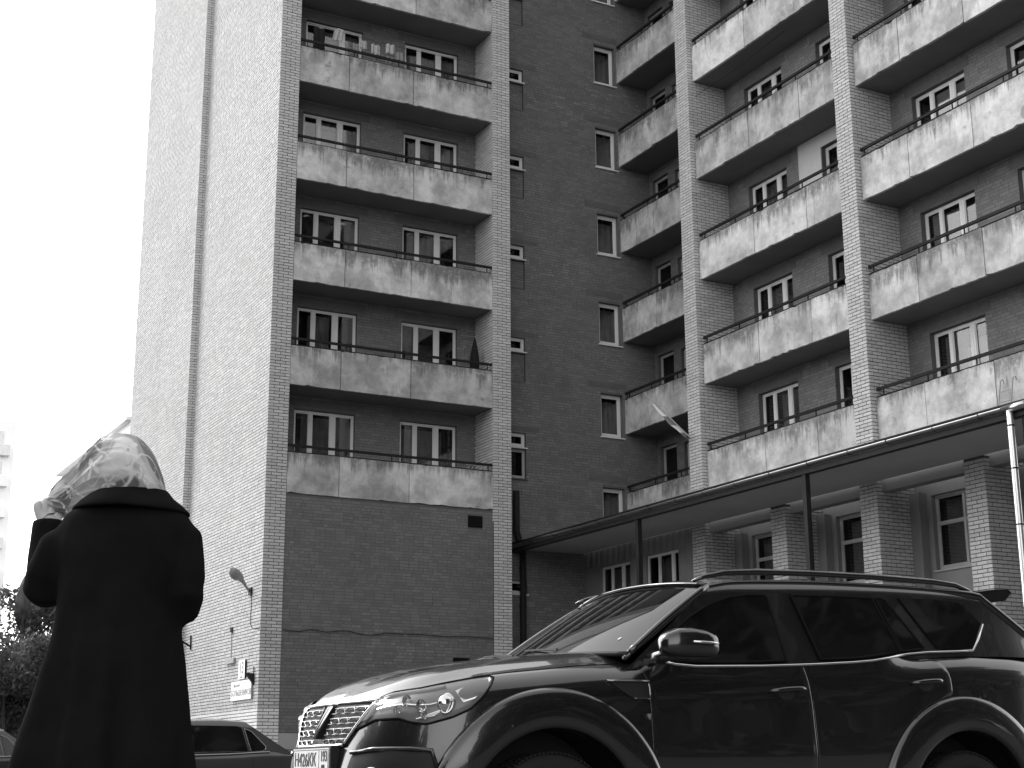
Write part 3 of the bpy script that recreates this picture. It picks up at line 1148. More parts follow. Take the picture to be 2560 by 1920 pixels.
def wheel(car, cx, cz, near, R, width, parent=None, spokes=6):
    W = car.W
    y0 = .035 if near else W-.035            # outer face
    sgn = 1 if near else -1
    prof = [(R*.70, .02), (R*.72, .004), (R*.80, -.004), (R*.90, .0), (R*.965, .014), (R*.99, .035), (R, .06), (R, width-.06), (R*.98, width-.03), (R*.9, width), (R*.7, width-.01)]
    n = 48
    rows = [[car.wpt(cx+r*math.cos(2*math.pi*i/n), y0+sgn*d, cz+r*math.sin(2*math.pi*i/n)) for r, d in prof] for i in range(n)]
    wh = MB().grid(rows, closed_u=True).build('wheel', M['rubber'], car.root, True)
    # tread blocks
    tb = MB()
    for i in range(n*2):
        a = 2*math.pi*i/(n*2)
        for dd in (.05, .115, .18):
            a2 = a+(.012 if dd == .115 else 0)
            c = car.wpt(cx+(R+.002)*math.cos(a2), y0+sgn*dd, cz+(R+.002)*math.sin(a2))
            tb.obox(c, Vector((-math.sin(a2), 0, math.cos(a2)))*.008, Vector((0, .024, 0)), Vector((math.cos(a2), 0, math.sin(a2)))*.005)
    tb.build('tread', M['rubber'], wh)
    rm = MB()
    prof = [(R*.71, .015), (R*.69, .03), (R*.66, .10), (R*.64, width-.02)]
    rm.grid([[car.wpt(cx+r*math.cos(2*math.pi*i/n), y0+sgn*d, cz+r*math.sin(2*math.pi*i/n)) for r, d in prof] for i in range(n)], closed_u=True)
    for k in range(spokes):
        a = 2*math.pi*k/spokes+.3
        rad, tan = Vector((math.cos(a), 0, math.sin(a))), Vector((-math.sin(a), 0, math.cos(a)))
        c0 = Vector(car.wpt(cx, y0+sgn*.035, cz))
        for sd in (-1, 1):
            rm.obox(c0+rad*R*.39+tan*sd*.032, rad*R*.31+tan*sd*.014, tan*.016, Vector((0, .012, 0)))
    rm.tube([car.wpt(cx, y0+sgn*.02, cz), car.wpt(cx, y0+sgn*.07, cz)], R*.16, 20)
    rm.tube([car.wpt(cx, y0+sgn*.12, cz), car.wpt(cx, y0+sgn*.13, cz)], R*.5, 24)
    rm.build('rim', M['rim'], wh)
    return wh


# ---------------------------------------------------------------- the black off-roader
suv = thing('parked_car', 'large black off-road estate car with roof rails parked in front of building', 'car', (-6.2, -26.2, 0))
SW = 1.85
plan = [(-.965, .925), (-.962, .75), (-.945, .56), (-.905, .40), (-.84, .275), (-.74, .175), (-.60, .10), (-.42, .055), (-.2, .033), (.1, .024), (.6, .022), (1.2, .020),
        (1.8, .020), (2.4, .020), (2.9, .022), (3.3, .04), (3.58, .085), (3.76, .16), (3.87, .29), (3.93, .5), (3.95, .70), (3.955, .925)]
shoulder = [(-1.0, 1.03), (-.86, 1.055), (-.72, 1.09), (-.55, 1.128), (-.4, 1.158), (0, 1.205), (.25, 1.23), (.5, 1.243), (.8, 1.236), (1.35, 1.247), (1.7, 1.263),
            (2.16, 1.30), (2.4, 1.335), (2.66, 1.365), (3.0, 1.385), (3.6, 1.395), (4, 1.37)]
sprof = [(0, .085), (.06, .045), (.16, .020), (.30, .004), (.45, .0), (.62, .002), (.78, .004), (.9, .010), (1.0, .022)]
fprof = [(0, .11), (.08, .05), (.2, .012), (.36, .0), (.5, .006), (.62, .022), (.75, .045), (.9, .075), (1.0, .105)]


def suv_h(x):
    return .10*(1-float(sstep(.46, .74, x)))+.115*float(sstep(2.22, 2.62, x))


sc = Car(suv, -7.675, -27.14, SW, plan, shoulder, .42, sprof, fprof, suv_h, .83)
WH = [(0.0, .395), (2.86, .405)]
sc.body(M['paint'], WH, .505)
for cx, cz in WH:
    for near in (True, False):
        wheel(sc, cx, cz-.01, near, .385, .25)
# flared wheel arches
for cx, cz in WH:
    for near in (True, False):
        rows = []
        for a in np.linspace(math.radians(-8), math.radians(188), 60):
            row = []
            for r_, pr in ((.497, -.05), (.497, .022), (.505, .034), (.53, .040), (.60, .040), (.655, .037), (.685, .031), (.700, .017), (.706, -.004)):
                x0, z0 = cx+r_*math.cos(a), max(cz+r_*math.sin(a), .40)
                l = sc.local(sc.wx(x0), max(z0, .44), pr)
                row.append(sc.wpt(l[0], l[1] if near else SW-l[1], z0))
            rows.append(row)
        MB().grid(rows).build('wheel_arch', M['paint'], suv, True)

# bonnet
hood_rows = []
wc = sc.wx(.50)
gv = pchip([(0, 0), (.06, .018), (.15, .050), (.26, .072), (.36, .078), (.6, .088), (1.0, .094)])
for w in np.concatenate([np.linspace(0.001, .10, 16)[:-1], np.linspace(.10, wc, 34)]):
    px = float(np.interp(w, sc.w, sc.px))
    e = sc.local(w, float(sc.S(px))-.001, .003)
    f = (w/wc)
    cxl = -.855+(.34+.855)*f**1.25
    ramp = float(sstep(0, .16, w))*.85+.15*float(sstep(0, .05, w))
    zc = float(sc.S(cxl))
    col = []
    for v in np.concatenate([[0, .012, .03], np.linspace(.06, 1, 18)]):
        x, y = e[0]+(cxl-e[0])*v, e[1]+(.925-e[1])*v
        z = e[2]+(zc-e[2])*v + float(gv(v))*ramp
        col.append((x, y, z))
    hood_rows.append(col)
full = [c+[(x, SW-y, z) for x, y, z in c[-2::-1]] for c in hood_rows]
MB().grid([[sc.wpt(*q) for q in c] for c in full]).build('bonnet', M['paint'], suv, True)


# cabin: sides, roof
def cab_y(x, z):
    return .070+.33*(z-1.24)+.10*max(0.0, .95-x)**2+.16*max(0.0, x-3.15)**2


roof_z = pchip([(1.12, 1.70), (1.3, 1.735), (1.6, 1.755), (2.03, 1.772), (2.6, 1.778), (3.0, 1.772), (3.26, 1.755)])
cab = MB()
cols = []
for s_ in np.linspace(0, 1, 64):
    bx, tx = .48+(3.80-.48)*s_, 1.12+(3.26-1.12)*s_
    bz, tz = float(sc.S(bx))-.03, float(roof_z(tx))
    col = []
    for v in np.linspace(0, 1, 9):
        x, z = bx+(tx-bx)*v, bz+(tz-bz)*v
        col.append((x, cab_y(x, z)+.004*math.sin(math.pi*v), z))
    y0 = col[-1][1]
    xb = -.13*(1-s_)**3 + .04*s_**3
    for v in (.02, .05, .10, .18, .35, .6, 1.0):
        k = 1-(1-v)**2
        col.append((tx+xb*k, y0+(.925-y0)*v, tz+.055*(1-(1-v)**3)))
    cols.append(col+[(x, SW-y, z) for x, y, z in col[-2::-1]])
cab.grid([[sc.wpt(*q) for q in c] for c in cols])
cab.build('cabin', M['paint'], suv, True)
# rounded roof edge that runs down both ends as the pillar edges
for near in (True, False):
    pts = []
    for v in np.linspace(0, 1, 10)[:-1]:
        x, z = .48+(1.12-.48)*v, 1.265+(1.70-1.265)*v
        pts.append((x, cab_y(x, z)+.010, z, .014+.004*v))
    for x in np.linspace(1.12, 3.26, 30):
        z = float(roof_z(x))
        pts.append((x, cab_y(x, z)+.012, z-.004, .018+.012*float(sstep(2.9, 3.26, x))))
    for v in np.linspace(0, 1, 12)[1:]:
        x, z = 3.26+(3.84-3.26)*v, 1.75+(1.34-1.75)*v
        pts.append((x, cab_y(x, z)+.020, z, .032+.006*v))
    MB().tube([sc.wpt(x, y if near else SW-y, z) for x, y, z, r in pts], [q[3] for q in pts], 12).build('roof_edge', M['paint'], suv, True)


def screen(name, bot, top, bulge, mat, parent, car, n=22, m=12, W=SW):
    """curved glass between two arcs symmetrical about the centre line"""
    rows = []
    for j in range(m+1):
        v = j/m
        row = []
        for i in range(n+1):
            q = -1+2*i/n
            b, t = bot(q), top(q)
            p = [b[k]+(t[k]-b[k])*v for k in range(3)]
            bl = bulge*math.sin(math.pi*v)*(1-q*q)
            p[0] -= bl*.5
            p[2] += abs(bl)*.8
            row.append(car.wpt(*p))
        rows.append(row)
    return MB().grid(rows).build(name, mat, parent, True)


screen('windscreen', lambda q: (.34+.18*q*q, .925+q*.815, 1.325-.025*q*q), lambda q: (1.03+.09*q*q, .925+q*.705, 1.752-.045*abs(q)**2.2),
       .010, M['wind_glass'], suv, sc)
MB().tube([sc.wpt(.325+.18*q*q, .925+q*.82, 1.318-.025*q*q) for q in np.linspace(-1, 1, 25)], .016, 6).build('cowl', M['black_plastic'], suv, True)
MB().tube([sc.wpt(1.02+.09*q*q, .925+q*.708, 1.757-.045*abs(q)**2.2) for q in np.linspace(-1, 1, 25)], .010, 6).build('screen_header', M['paint'], suv, True)
for sd in (1, -1):
    pts = [(.515+(1.12-.515)*v, .925-sd*(.818+(.708-.818)*v), 1.30+(1.705-1.30)*v+.012*math.sin(math.pi*v)) for v in np.linspace(0, 1, 12)]
    MB().tube([sc.wpt(*p) for p in pts], .020, 8).build('pillar', M['paint'], suv, True)
screen('rear_window', lambda q: (3.90-.10*q*q, .925+q*.70, 1.40), lambda q: (3.34-.05*q*q, .925+q*.62, 1.745-.02*q*q), -.03, M['car_glass'], suv, sc)
for (y0, n_) in ((.62, 'wiper'), (1.15, 'wiper')):
    MB().tube([sc.wpt(.36, y0, 1.350), sc.wpt(.385, y0+.25, 1.366), sc.wpt(.40, y0+.45, 1.374)], .007, 5).build(n_, M['black_plastic'], suv)

# side glass and doors, both sides
PANES = {
    'front': [(.66, 1.262), (.74, 1.36), (.84, 1.445), (.96, 1.525), (1.10, 1.595), (1.25, 1.645), (1.40, 1.667), (1.51, 1.672), (1.535, 1.655), (1.56, 1.285), (1.2, 1.266), (.9, 1.260)],
    'rear': [(1.72, 1.680), (2.00, 1.690), (2.33, 1.694), (2.345, 1.685), (2.445, 1.365), (2.30, 1.345), (2.1, 1.318), (1.815, 1.300)],
    'rear_quarter': [(2.372, 1.694), (2.425, 1.694), (2.455, 1.665), (2.645, 1.392), (2.60, 1.386), (2.462, 1.368)],
    'boot_quarter': [(2.56, 1.705), (2.85, 1.712), (3.04, 1.700), (3.09, 1.68), (3.19, 1.57), (3.10, 1.46), (3.04, 1.410), (2.97, 1.402), (2.76, 1.395)],
}


def flat_poly(poly, near, off, thick=.008):
    ring = []
    for (x, z) in poly:
        y = cab_y(x, z)-off
        ring.append((x, y, z))
    k = len(ring)
    vs = [sc.wpt(x, y if near else SW-y, z) for x, y, z in ring]+[sc.wpt(x, (y+thick) if near else SW-y-thick, z) for x, y, z in ring]
    fs = [tuple(range(k)), tuple(range(2*k-1, k-1, -1))]+[(i, (i+1) % k, k+(i+1) % k, k+i) for i in range(k)]
    return vs, fs


def door_top(x):
    return float(sc.S(x))-.004


def door_edges(kind):
    if kind == 'front':
        L = pchip([(.47, .60), (.92, .592), (1.14, .578), (1.30, .54)])
        Rr = pchip([(.47, 1.70), (.69, 1.70), (.94, 1.69), (1.14, 1.672), (1.29, 1.635)])
        return L, Rr
    L0 = pchip([(.47, 1.708), (.69, 1.708), (.94, 1.698), (1.14, 1.680), (1.29, 1.643)])
    R0 = pchip([(.47, 2.76), (1.0, 2.765), (1.16, 2.76), (1.29, 2.735), (1.37, 2.62)])

    def R1(z):
        v = R0(z)
        if z < 1.10:
            v = min(v, 2.86-math.sqrt(max(.0, .70**2-(z-.405)**2)))
        return v
    return L0, R1


for near in (True, False):
    for kind in ('front', 'rear'):
        L, Rr = door_edges(kind)
        rows = []
        fz = [0, .006]+list(np.linspace(.04, 1, 29))
        fx_ = [0, .005]+list(np.linspace(.04, .96, 20))+[.995, 1]
        nz, nx_ = len(fz)-1, len(fx_)-1
        for j in range(nz+1):
            t = fz[j]
            row = []
            for i in range(nx_+1):
                # iterate once because the top edge depends on x
                z = .47+t*.8
                for _ in range(3):
                    x = float(L(z))+(float(Rr(z))-float(L(z)))*fx_[i]
                    z = .47+t*(door_top(x)-.47)
                pr = .0050 if (0 < i < nx_ and j > 0) else .0030
                l = sc.local(sc.wx(x), z, pr)
                row.append(sc.wpt(l[0], l[1] if near else SW-l[1], z))
            rows.append(row)
        d = MB().grid(rows).build('door', M['paint'], suv, True)
        for nm in (('front',) if kind == 'front' else ('rear', 'rear_quarter')):
            vs, fs = flat_poly(PANES[nm], near, .008)
            obj('side_window', vs, fs, M['car_glass'], d)
            ring = [sc.wpt(x, (cab_y(x, z)-.009) if near else SW-cab_y(x, z)+.009, z) for x, z in PANES[nm]+PANES[nm][:1]]
            MB().tube(ring, .0085, 5).build('window_seal', M['seal'], d)
        # pull handle with a dished recess
        hx0, hz0, hx1, hz1 = (1.375, 1.105, 1.625, 1.125) if kind == 'front' else (2.43, 1.172, 2.665, 1.192)
        pts = []
        for f in np.linspace(0, 1, 12):
            x, z = hx0+(hx1-hx0)*f, hz0+(hz1-hz0)*f+.006*math.sin(math.pi*f)
            l = sc.local(sc.wx(x), z, .012+.030*min(1, 5*f, 5*(1-f)+.3))
            pts.append(sc.wpt(l[0], l[1] if near else SW-l[1], z))
        MB().tube(pts, [.008]+[.0145]*10+[.010], 8).build('door_handle', M['paint'], d, True)
        rc = []
        for f in np.linspace(0, 2*math.pi, 20, endpoint=False):
            x, z = (hx0+hx1)/2+.06*math.cos(f), hz0-.004+.038*math.sin(f)
            l = sc.local(sc.wx(x), z, .0065)
            rc.append(sc.wpt(l[0], l[1] if near else SW-l[1], z))
        obj('handle_recess', rc, [tuple(range(20))], M['black_plastic'], d)
    vs, fs = flat_poly(PANES['boot_quarter'], near, .008)
    obj('side_window', vs, fs, M['car_glass'], suv)
    # bright waist strip
    ws = [(.70, 1.252), (.76, 1.240), (.9, 1.233), (1.35, 1.247), (1.7, 1.265), (2.0, 1.285), (2.16, 1.300), (2.3, 1.322), (2.4, 1.340), (2.5, 1.354), (2.66, 1.369), (2.9, 1.382), (3.04, 1.392), (3.12, 1.47), (3.20, 1.565)]
    pts = []
    for x, z in ws:
        y = cab_y(x, z)-.012 if z > 1.385 else min(cab_y(x, z)-.014, sc.local(sc.wx(x), min(z, float(sc.S(x))), .010)[1])
        pts.append(sc.wpt(x, y if near else SW-y, z))
    MB().tube(pts, .0075, 6).build('waist_strip', M['chrome'], suv, True)
    # wing vent
    v_ = [(.33, 1.14), (.575, 1.143), (.578, 1.055), (.475, 1.055)]
    ring = []
    for x, z in v_:
        l = sc.local(sc.wx(x), z, .006)
        ring.append(sc.wpt(l[0], l[1] if near else SW-l[1], z))
    vn = obj('wing_vent', ring, [(0, 1, 2, 3)], M['black_plastic'], suv)
    for seg in (((.325, 1.143), (.582, 1.146)), ((.578, 1.135), (.582, 1.055)), ((.582, 1.052), (.48, 1.052))):
        pts = []
        for f in np.linspace(0, 1, 5):
            x, z = seg[0][0]+(seg[1][0]-seg[0][0])*f, seg[0][1]+(seg[1][1]-seg[0][1])*f
            l = sc.local(sc.wx(x), z, .010)
            pts.append(sc.wpt(l[0], l[1] if near else SW-l[1], z))
        MB().tube(pts, .006, 6).build('vent_trim', M['paint'] if seg[0][1] < 1.1 else M['chrome_dark'], vn, True)
    # roof rail
    yr = lambda y: y if near else SW-y
    pts = [(1.06, .27, 1.735), (1.14, .265, 1.765), (1.28, .262, 1.795), (1.5, .26, 1.812), (1.9, .26, 1.826), (2.4, .26, 1.832), (2.9, .262, 1.828), (3.08, .264, 1.818), (3.2, .27, 1.79), (3.25, .275, 1.765)]
    MB().tube([sc.wpt(x, yr(y), z) for x, y, z in pts], [.008, .014, .018, .019, .019, .019, .019, .018, .014, .008], 8).build('roof_rail', M['paint'], suv, True)
    # door mirror
    mm = MB()
    my = -.205
    secs = [(.508, .006, 1.320, .010), (.513, .030, 1.321, .036), (.535, .052, 1.324, .056), (.60, .075, 1.332, .076), (.68, .088, 1.333, .080), (.76, .090, 1.328, .076), (.82, .082, 1.322, .066), (.845, .06, 1.322, .045), (.852, .03, 1.322, .02)]
    rows = []
    for (x, hy, zc_, hz_) in secs:
        row = []
        for k in range(25):
            a = 2*math.pi*k/24
            ca, sa = math.cos(a), math.sin(a)
            ex = .62
            row.append(sc.wpt(x, yr(my+hy*math.copysign(abs(ca)**ex, ca)), zc_+hz_*math.copysign(abs(sa)**ex, sa)))
        rows.append(row)
    mm.grid(rows)
    mm.add(rows[0], [tuple(range(24))])
    mm.add(rows[-1], [tuple(range(24))])
    mir = mm.build('door_mirror', M['paint'], suv, True)
    MB().tube([sc.wpt(.60, yr(-.02+.06), 1.262), sc.wpt(.60, yr(-.06), 1.268), sc.wpt(.63, yr(-.16), 1.285)], [.042, .036, .034], 10).build('mirror_arm', M['paint'], mir, True)
    MB().tube([sc.wpt(x, yr(y), z) for x, y, z in ((.66, -.292, 1.334), (.74, -.2955, 1.333), (.81, -.288, 1.332), (.842, -.265, 1.333), (.853, -.22, 1.333))], .0075, 6).build('turn_signal', M['chrome'], mir, True)
    ring = [sc.wpt(.8535, yr(my+.055*math.cos(a)), 1.322+.055*math.sin(a)) for a in np.linspace(0, 2*math.pi, 16, endpoint=False)]
    obj('mirror_glass', ring, [tuple(range(16))], M['chrome_dark'], mir)
# rear spoiler
sp = MB()
rows = []
for i in range(17):
    q = -1+2*i/16
    y = .925+q*.69
    k = .4*abs(q)**3
    rows.append([sc.wpt(x, y, z+.012) for x, z in ((3.22+.02*k, 1.775-.03*k), (3.40, 1.803-.03*k), (3.54-.04*k, 1.808-.03*k), (3.57-.05*k, 1.79-.03*k), (3.50-.03*k, 1.735-.03*k), (3.36, 1.715-.03*k))])
sp.grid(rows)
sp.add(rows[0], [tuple(range(6))])
sp.add(rows[-1], [tuple(range(6))])
sp.build('spoiler', M['paint'], suv)

# nose: grille, badge, headlamps, plate, bumper openings
wy = sc.wy_front
wg_t, wg_b = wy(.40), wy(.60)
top = [(-wg_t, 1.040), (-wg_t*.5, 1.046), (0, 1.048), (wg_t*.5, 1.046), (wg_t, 1.040)]
bot = [(-wg_b, .815), (0, .812), (wg_b, .815)]
gr = sc.patch('grille', top, bot, M['black_plastic'], suv, .004, 30, 8)


def gp(f, v, pr):
    """point on the grille: f across -1..1, v up 0..1"""
    wt = wg_b+(wg_t-wg_b)*v
    return sc.pt(f*wt, .818+(1.040-.818)*v, pr)


edge = [gp(f, 0, .014) for f in np.linspace(-1, 1, 24)]+[gp(1, v, .014) for v in np.linspace(.1, 1, 8)]
MB().tube([gp(f, 0.0, .014) for f in np.linspace(-1, 1, 30)], .009, 6).build('grille_trim', M['chrome'], gr, True)
MB().tube([gp(f, 1.0, .012) for f in np.linspace(-1, 1, 30)], .010, 6).build('grille_trim', M['chrome'], gr, True)
for sd in (-1, 1):
    MB().tube([gp(sd, v, .012) for v in np.linspace(0, 1, 10)], .009, 6).build('grille_trim', M['chrome'], gr, True)
NB, NC = 4, 8
M['grille_chrome'] = NT('smoked chrome').done(.22, .2, .5, 1.0)
for b in range(NB):
    v0 = .07+b*.243
    hv = .064
    for c in range(NC):
        f0, f1 = -.96+1.92*c/NC, -.96+1.92*(c+1)/NC
        fm, df_ = (f0+f1)/2, (f1-f0)
        if abs(fm) < .15:
            continue
        hexa = [(f0, v0), (f0+df_*.22, v0+hv), (f1-df_*.22, v0+hv), (f1, v0), (f1-df_*.22, v0-hv), (f0+df_*.22, v0-hv), (f0, v0)]
        MB().tube([gp(x, y, .018) for x, y in hexa], .0042, 5, cap=False).build('grille_cell', M['grille_chrome'], gr)
    for sg_ in (-1, 1):
        xs = np.linspace(.17, .97, 14)
        for up_ in (hv, -hv):
            MB().tube([gp(sg_*x, v0+up_, .018) for x in xs], .0030, 5).build('grille_bar', M['grille_chrome'], gr)
bd = MB()
for sg_ in (-1, 1):
    for (a0, a1, w_, pr) in ((.13, .02, .05, .030), (.07, .01, .03, .036)):
        P0, P1 = gp(sg_*a0, .93, pr), gp(sg_*a1, .16, pr+.012)
        Q0, Q1 = gp(sg_*(a0-w_), .93, pr+.006), gp(0, .26 if a0 > .1 else .34, pr+.018)
        B0, B1, B2, B3 = gp(sg_*a0, .93, .006), gp(sg_*a1, .16, .006), gp(sg_*(a0-w_), .93, .006), gp(0, .26, .006)
        bd.add([P0, Q0, Q1, P1, B0, B2, B3, B1], [(0, 1, 2, 3), (0, 4, 5, 1), (3, 2, 6, 7), (0, 3, 7, 4)])
bd.build('badge', M['chrome_dark'], gr)

for sg_ in (1, -1):
    wt = lambda x: sg_*sc.wx(x)
    wq = lambda y: sg_*wy(y)
    top = [(wq(.385), 1.052), (wq(.30), 1.078), (wt(-.72), 1.095), (wt(-.58), 1.120), (wt(-.44), 1.144), (wt(-.34), 1.158), (wt(-.315), 1.150)]
    bot = [(wq(.545), .885), (wq(.44), .915), (wq(.37), .938), (wt(-.80), .942), (wt(-.75), .922), (wt(-.68), .912), (wt(-.56), .945), (wt(-.47), .985), (wt(-.40), 1.05), (wt(-.325), 1.138)]
    hl = sc.patch('headlamp', top, bot, M['lamp_grey'], suv, .003, 40, 10)

    def hp(f, v, pr, top=top, bot=bot):
        def samp(pl, f):
            pl = np.array(pl, float)
            d = np.r_[0, np.cumsum(np.hypot(np.diff(pl[:, 0])*5, np.diff(pl[:, 1])))]
            d /= d[-1]
            return np.interp(f, d, pl[:, 0]), np.interp(f, d, pl[:, 1])
        a, b = samp(top, f), samp(bot, f)
        return sc.pt(b[0]+(a[0]-b[0])*v, b[1]+(a[1]-b[1])*v, pr)
    # dark outline of the lamp and light guide along the top and inner edge
    ol = [hp(f, 1, .004) for f in np.linspace(0, 1, 40)]+[hp(1-f, 0, .004) for f in np.linspace(0, 1, 40)]
    MB().tube(ol+ol[:1], .006, 5, cap=False).build('lamp_seal', M['seal'], hl)
    MB().tube([hp(f, .90, .010) for f in np.linspace(.06, .62, 20)], .010, 6).build('light_guide', M['lamp_white'], hl, True)
    MB().tube([hp(.06+.03*(1-v), v, .010) for v in np.linspace(.9, .14, 10)], .012, 6).build('light_guide', M['lamp_white'], hl, True)
    # projector, reflector bowls and a bright fin
    c0 = Vector(hp(.62, .42, .010))
    MB().tube([tuple(c0+Vector((0, .012, 0))), tuple(c0+Vector((0, -.012, 0)))], .046, 24).build('projector', M['lamp_silver'], hl, True)
    MB().tube([hp(.62+.038*math.cos(a), .42+.26*math.sin(a), .016) for a in np.linspace(0, 2*math.pi, 24)], .006, 6).build('projector_ring', M['chrome'], hl, True)
    for (f, v, r_) in ((.36, .58, .030), (.47, .46, .032), (.33, .28, .022), (.50, .22, .022)):
        rows = [[Vector(hp(f, v, .004+.02*(k/4)))+Vector((math.cos(a)*r_*(.35+.65*k/4)*.9, 0, math.sin(a)*r_*(.35+.65*k/4))) for k in range(5)] for a in np.linspace(0, 2*math.pi, 14)]
        MB().grid(rows).build('reflector', M['lamp_silver'], hl)
    MB().add([hp(.68, .72, .010), hp(.97, .9, .010), hp(.97, .5, .010), hp(.80, .22, .010), hp(.72, .30, .012)], [(0, 1, 2, 3, 4)]).build('reflector', M['lamp_silver'], hl)
    MB().tube([hp(f, .42+.12*f, .014) for f in np.linspace(.14, .56, 12)], .005, 5).build('fin', M['chrome'], hl)
    for k in range(5):
        MB().tube([hp(.46+.014*k, .10+.03*k, .012), hp(.56+.012*k, .16+.03*k, .012)], .004, 5).build('fin', M['chrome'], hl)
    sc.patch('lens', top, bot, M['lens_glass'], hl, .022, 40, 10)
    # fog lamp pocket
    topf = [(wq(.50), .775), (wq(.34), .790), (wt(-.74), .790), (wt(-.66), .785)]
    botf = [(wq(.60), .56), (wq(.42), .55), (wt(-.74), .58), (wt(-.64), .70)]
    fg = sc.patch('bumper_pocket', topf, botf, M['black_plastic'], suv, .006, 16, 6)
    MB().tube([sc.pt(wq(.34), .66, .004), sc.pt(wq(.335), .66, .022)], .045, 20).build('fog_lamp', M['lamp_silver'], fg, True)
    MB().tube([sc.pt(wq(.505), .778, .012), sc.pt(wq(.34), .793, .012), sc.pt(wt(-.74), .793, .012), sc.pt(wt(-.655), .785, .010), sc.pt(wt(-.63), .70, .008)], .012, 6).build('pocket_trim', M['paint'], fg, True)
    # bumper joint below the headlamp
    MB().tube([sc.pt(wt(x), z, .0005) for x, z in ((-.44, .985), (-.38, .95), (-.30, .895))], .0030, 4).build('panel_gap', M['black_plastic'], suv)
    # tail lamp
    sc.patch('tail_lamp', [(wt(3.62), 1.30), (sg_*.94, 1.28)], [(wt(3.58), 1.02), (sg_*.94, 1.06)], M['chrome_dark'], suv, .008, 10, 6)


def text_obj(name, body, size, mat, parent, origin, ux, uz, ext=.0012, sx=1.0, align='CENTER'):
    cu = bpy.data.curves.new(name, 'FONT')
    cu.body = body
    cu.size = size
    cu.align_x = align
    cu.align_y = 'CENTER'
    cu.extrude = ext
    tmp = bpy.data.objects.new(name, cu)
    COL.objects.link(tmp)
    bpy.context.view_layer.update()
    me = bpy.data.meshes.new_from_object(tmp.evaluated_get(bpy.context.evaluated_depsgraph_get()))
    bpy.data.objects.remove(tmp)
    ux, uz = Vector(ux).normalized(), Vector(uz).normalized()
    un = ux.cross(uz)
    org = ORG.get(parent, Vector((0, 0, 0)))
    mt = Matrix(((ux.x*sx, uz.x, un.x, origin[0]-org.x), (ux.y*sx, uz.y, un.y, origin[1]-org.y), (ux.z*sx, uz.z, un.z, origin[2]-org.z), (0, 0, 0, 1)))
    me.transform(mt)
    me.materials.clear()
    me.materials.append(mat)
    o = bpy.data.objects.new(name, me)
    link(o, parent)
    ORG[o] = org
    return o


# number plate on its holder
px_ = sc.ox-.985
MB().box(px_, px_+.05, sc.oy+.925-.275, sc.oy+.925+.275, .682, .815).build('plate_holder', M['black_plastic'], suv)
pl = MB().box(px_-.006, px_-.001, sc.oy+.925-.26, sc.oy+.925+.26, .692, .804).build('number_plate', M['plate_white'], suv)
ux, uz = (0, -1, 0), (0, 0, 1)
cy = sc.oy+.925
text_obj('characters', 'Н426КК', .098, M['ink'], pl, (px_-.0075, cy+.075, .742), ux, uz, sx=.92)
text_obj('region', '193', .078, M['ink'], pl, (px_-.0075, cy-.195, .760), ux, uz, sx=.80)
text_obj('country', 'RUS', .026, M['ink'], pl, (px_-.0075, cy-.185, .710), ux, uz)
bx_ = MB()
for (a, b, c, d) in ((-.255, .255, .698, .701), (-.255, .255, .795, .798)):
    bx_.box(px_-.0075, px_-.0062, cy+a, cy+b, c, d)
for y_ in (-.255, .252, -.125):
    bx_.box(px_-.0075, px_-.0062, cy+y_, cy+y_+.003, .701, .795)
bx_.build('plate_border', M['ink'], pl)
# windscreen sticker
MB().obox(sc.wpt(.575, .30, 1.392), (.010, .0, .006), (0, .012, 0), (-.001, 0, .002)).build('sticker', M['plate_white'], suv)

# ---------------------------------------------------------------- the saloon behind the person, and one more further left
sed = thing('parked_car', 'grey saloon parked by the tower, its tail half hidden behind the black car', 'car', (-5.3, -12.1, 0))
plan = [(-.82, .85), (-.80, .6), (-.74, .38), (-.62, .2), (-.42, .09), (-.1, .04), (.6, .02), (1.3, .02), (2.2, .02), (2.9, .04), (3.3, .09), (3.5, .2), (3.6, .42), (3.63, .85)]
shoulder = [(-.9, .62), (-.75, .68), (-.3, .80), (.3, .88), (.7, .92), (1.3, .93), (2.2, .955), (2.8, .985), (3.2, .985), (3.6, .93)]
sprof = [(0, .08), (.08, .03), (.3, .0), (.7, .0), (.9, .015), (1.0, .05)]
fprof = [(0, .08), (.1, .02), (.4, .0), (.8, .03), (1.0, .09)]
SX = -4.52-2.45
s2 = Car(sed, SX, -13.0, 1.7, plan, shoulder, .28, sprof, fprof, lambda x: .0, .8)
SWH = [(0.0, .30), (2.6, .30)]
s2.body(M['paint_grey'], SWH, .36)
for cx, cz in SWH:
    for near in (True, False):
        wheel(s2, cx, cz, near, .30, .2)
# bonnet and boot lid with a little crown
for (xa, xb, nm) in ((-.70, .80, 'bonnet'), (2.85, 3.52, 'boot_lid')):
    rows = []
    for x in np.linspace(xa, xb, 16):
        l = s2.local(s2.wx(x), float(s2.S(x)))
        rows.append([s2.wpt(x, l[1]+(1.7-2*l[1])*v, l[2]+.002+.05*(1-(2*v-1)**4)) for v in np.linspace(0, 1, 17)])
    MB().grid(rows).build(nm, M['paint_grey'], sed, True)


def cab2(x, z):
    return .075+.34*(z-.95)


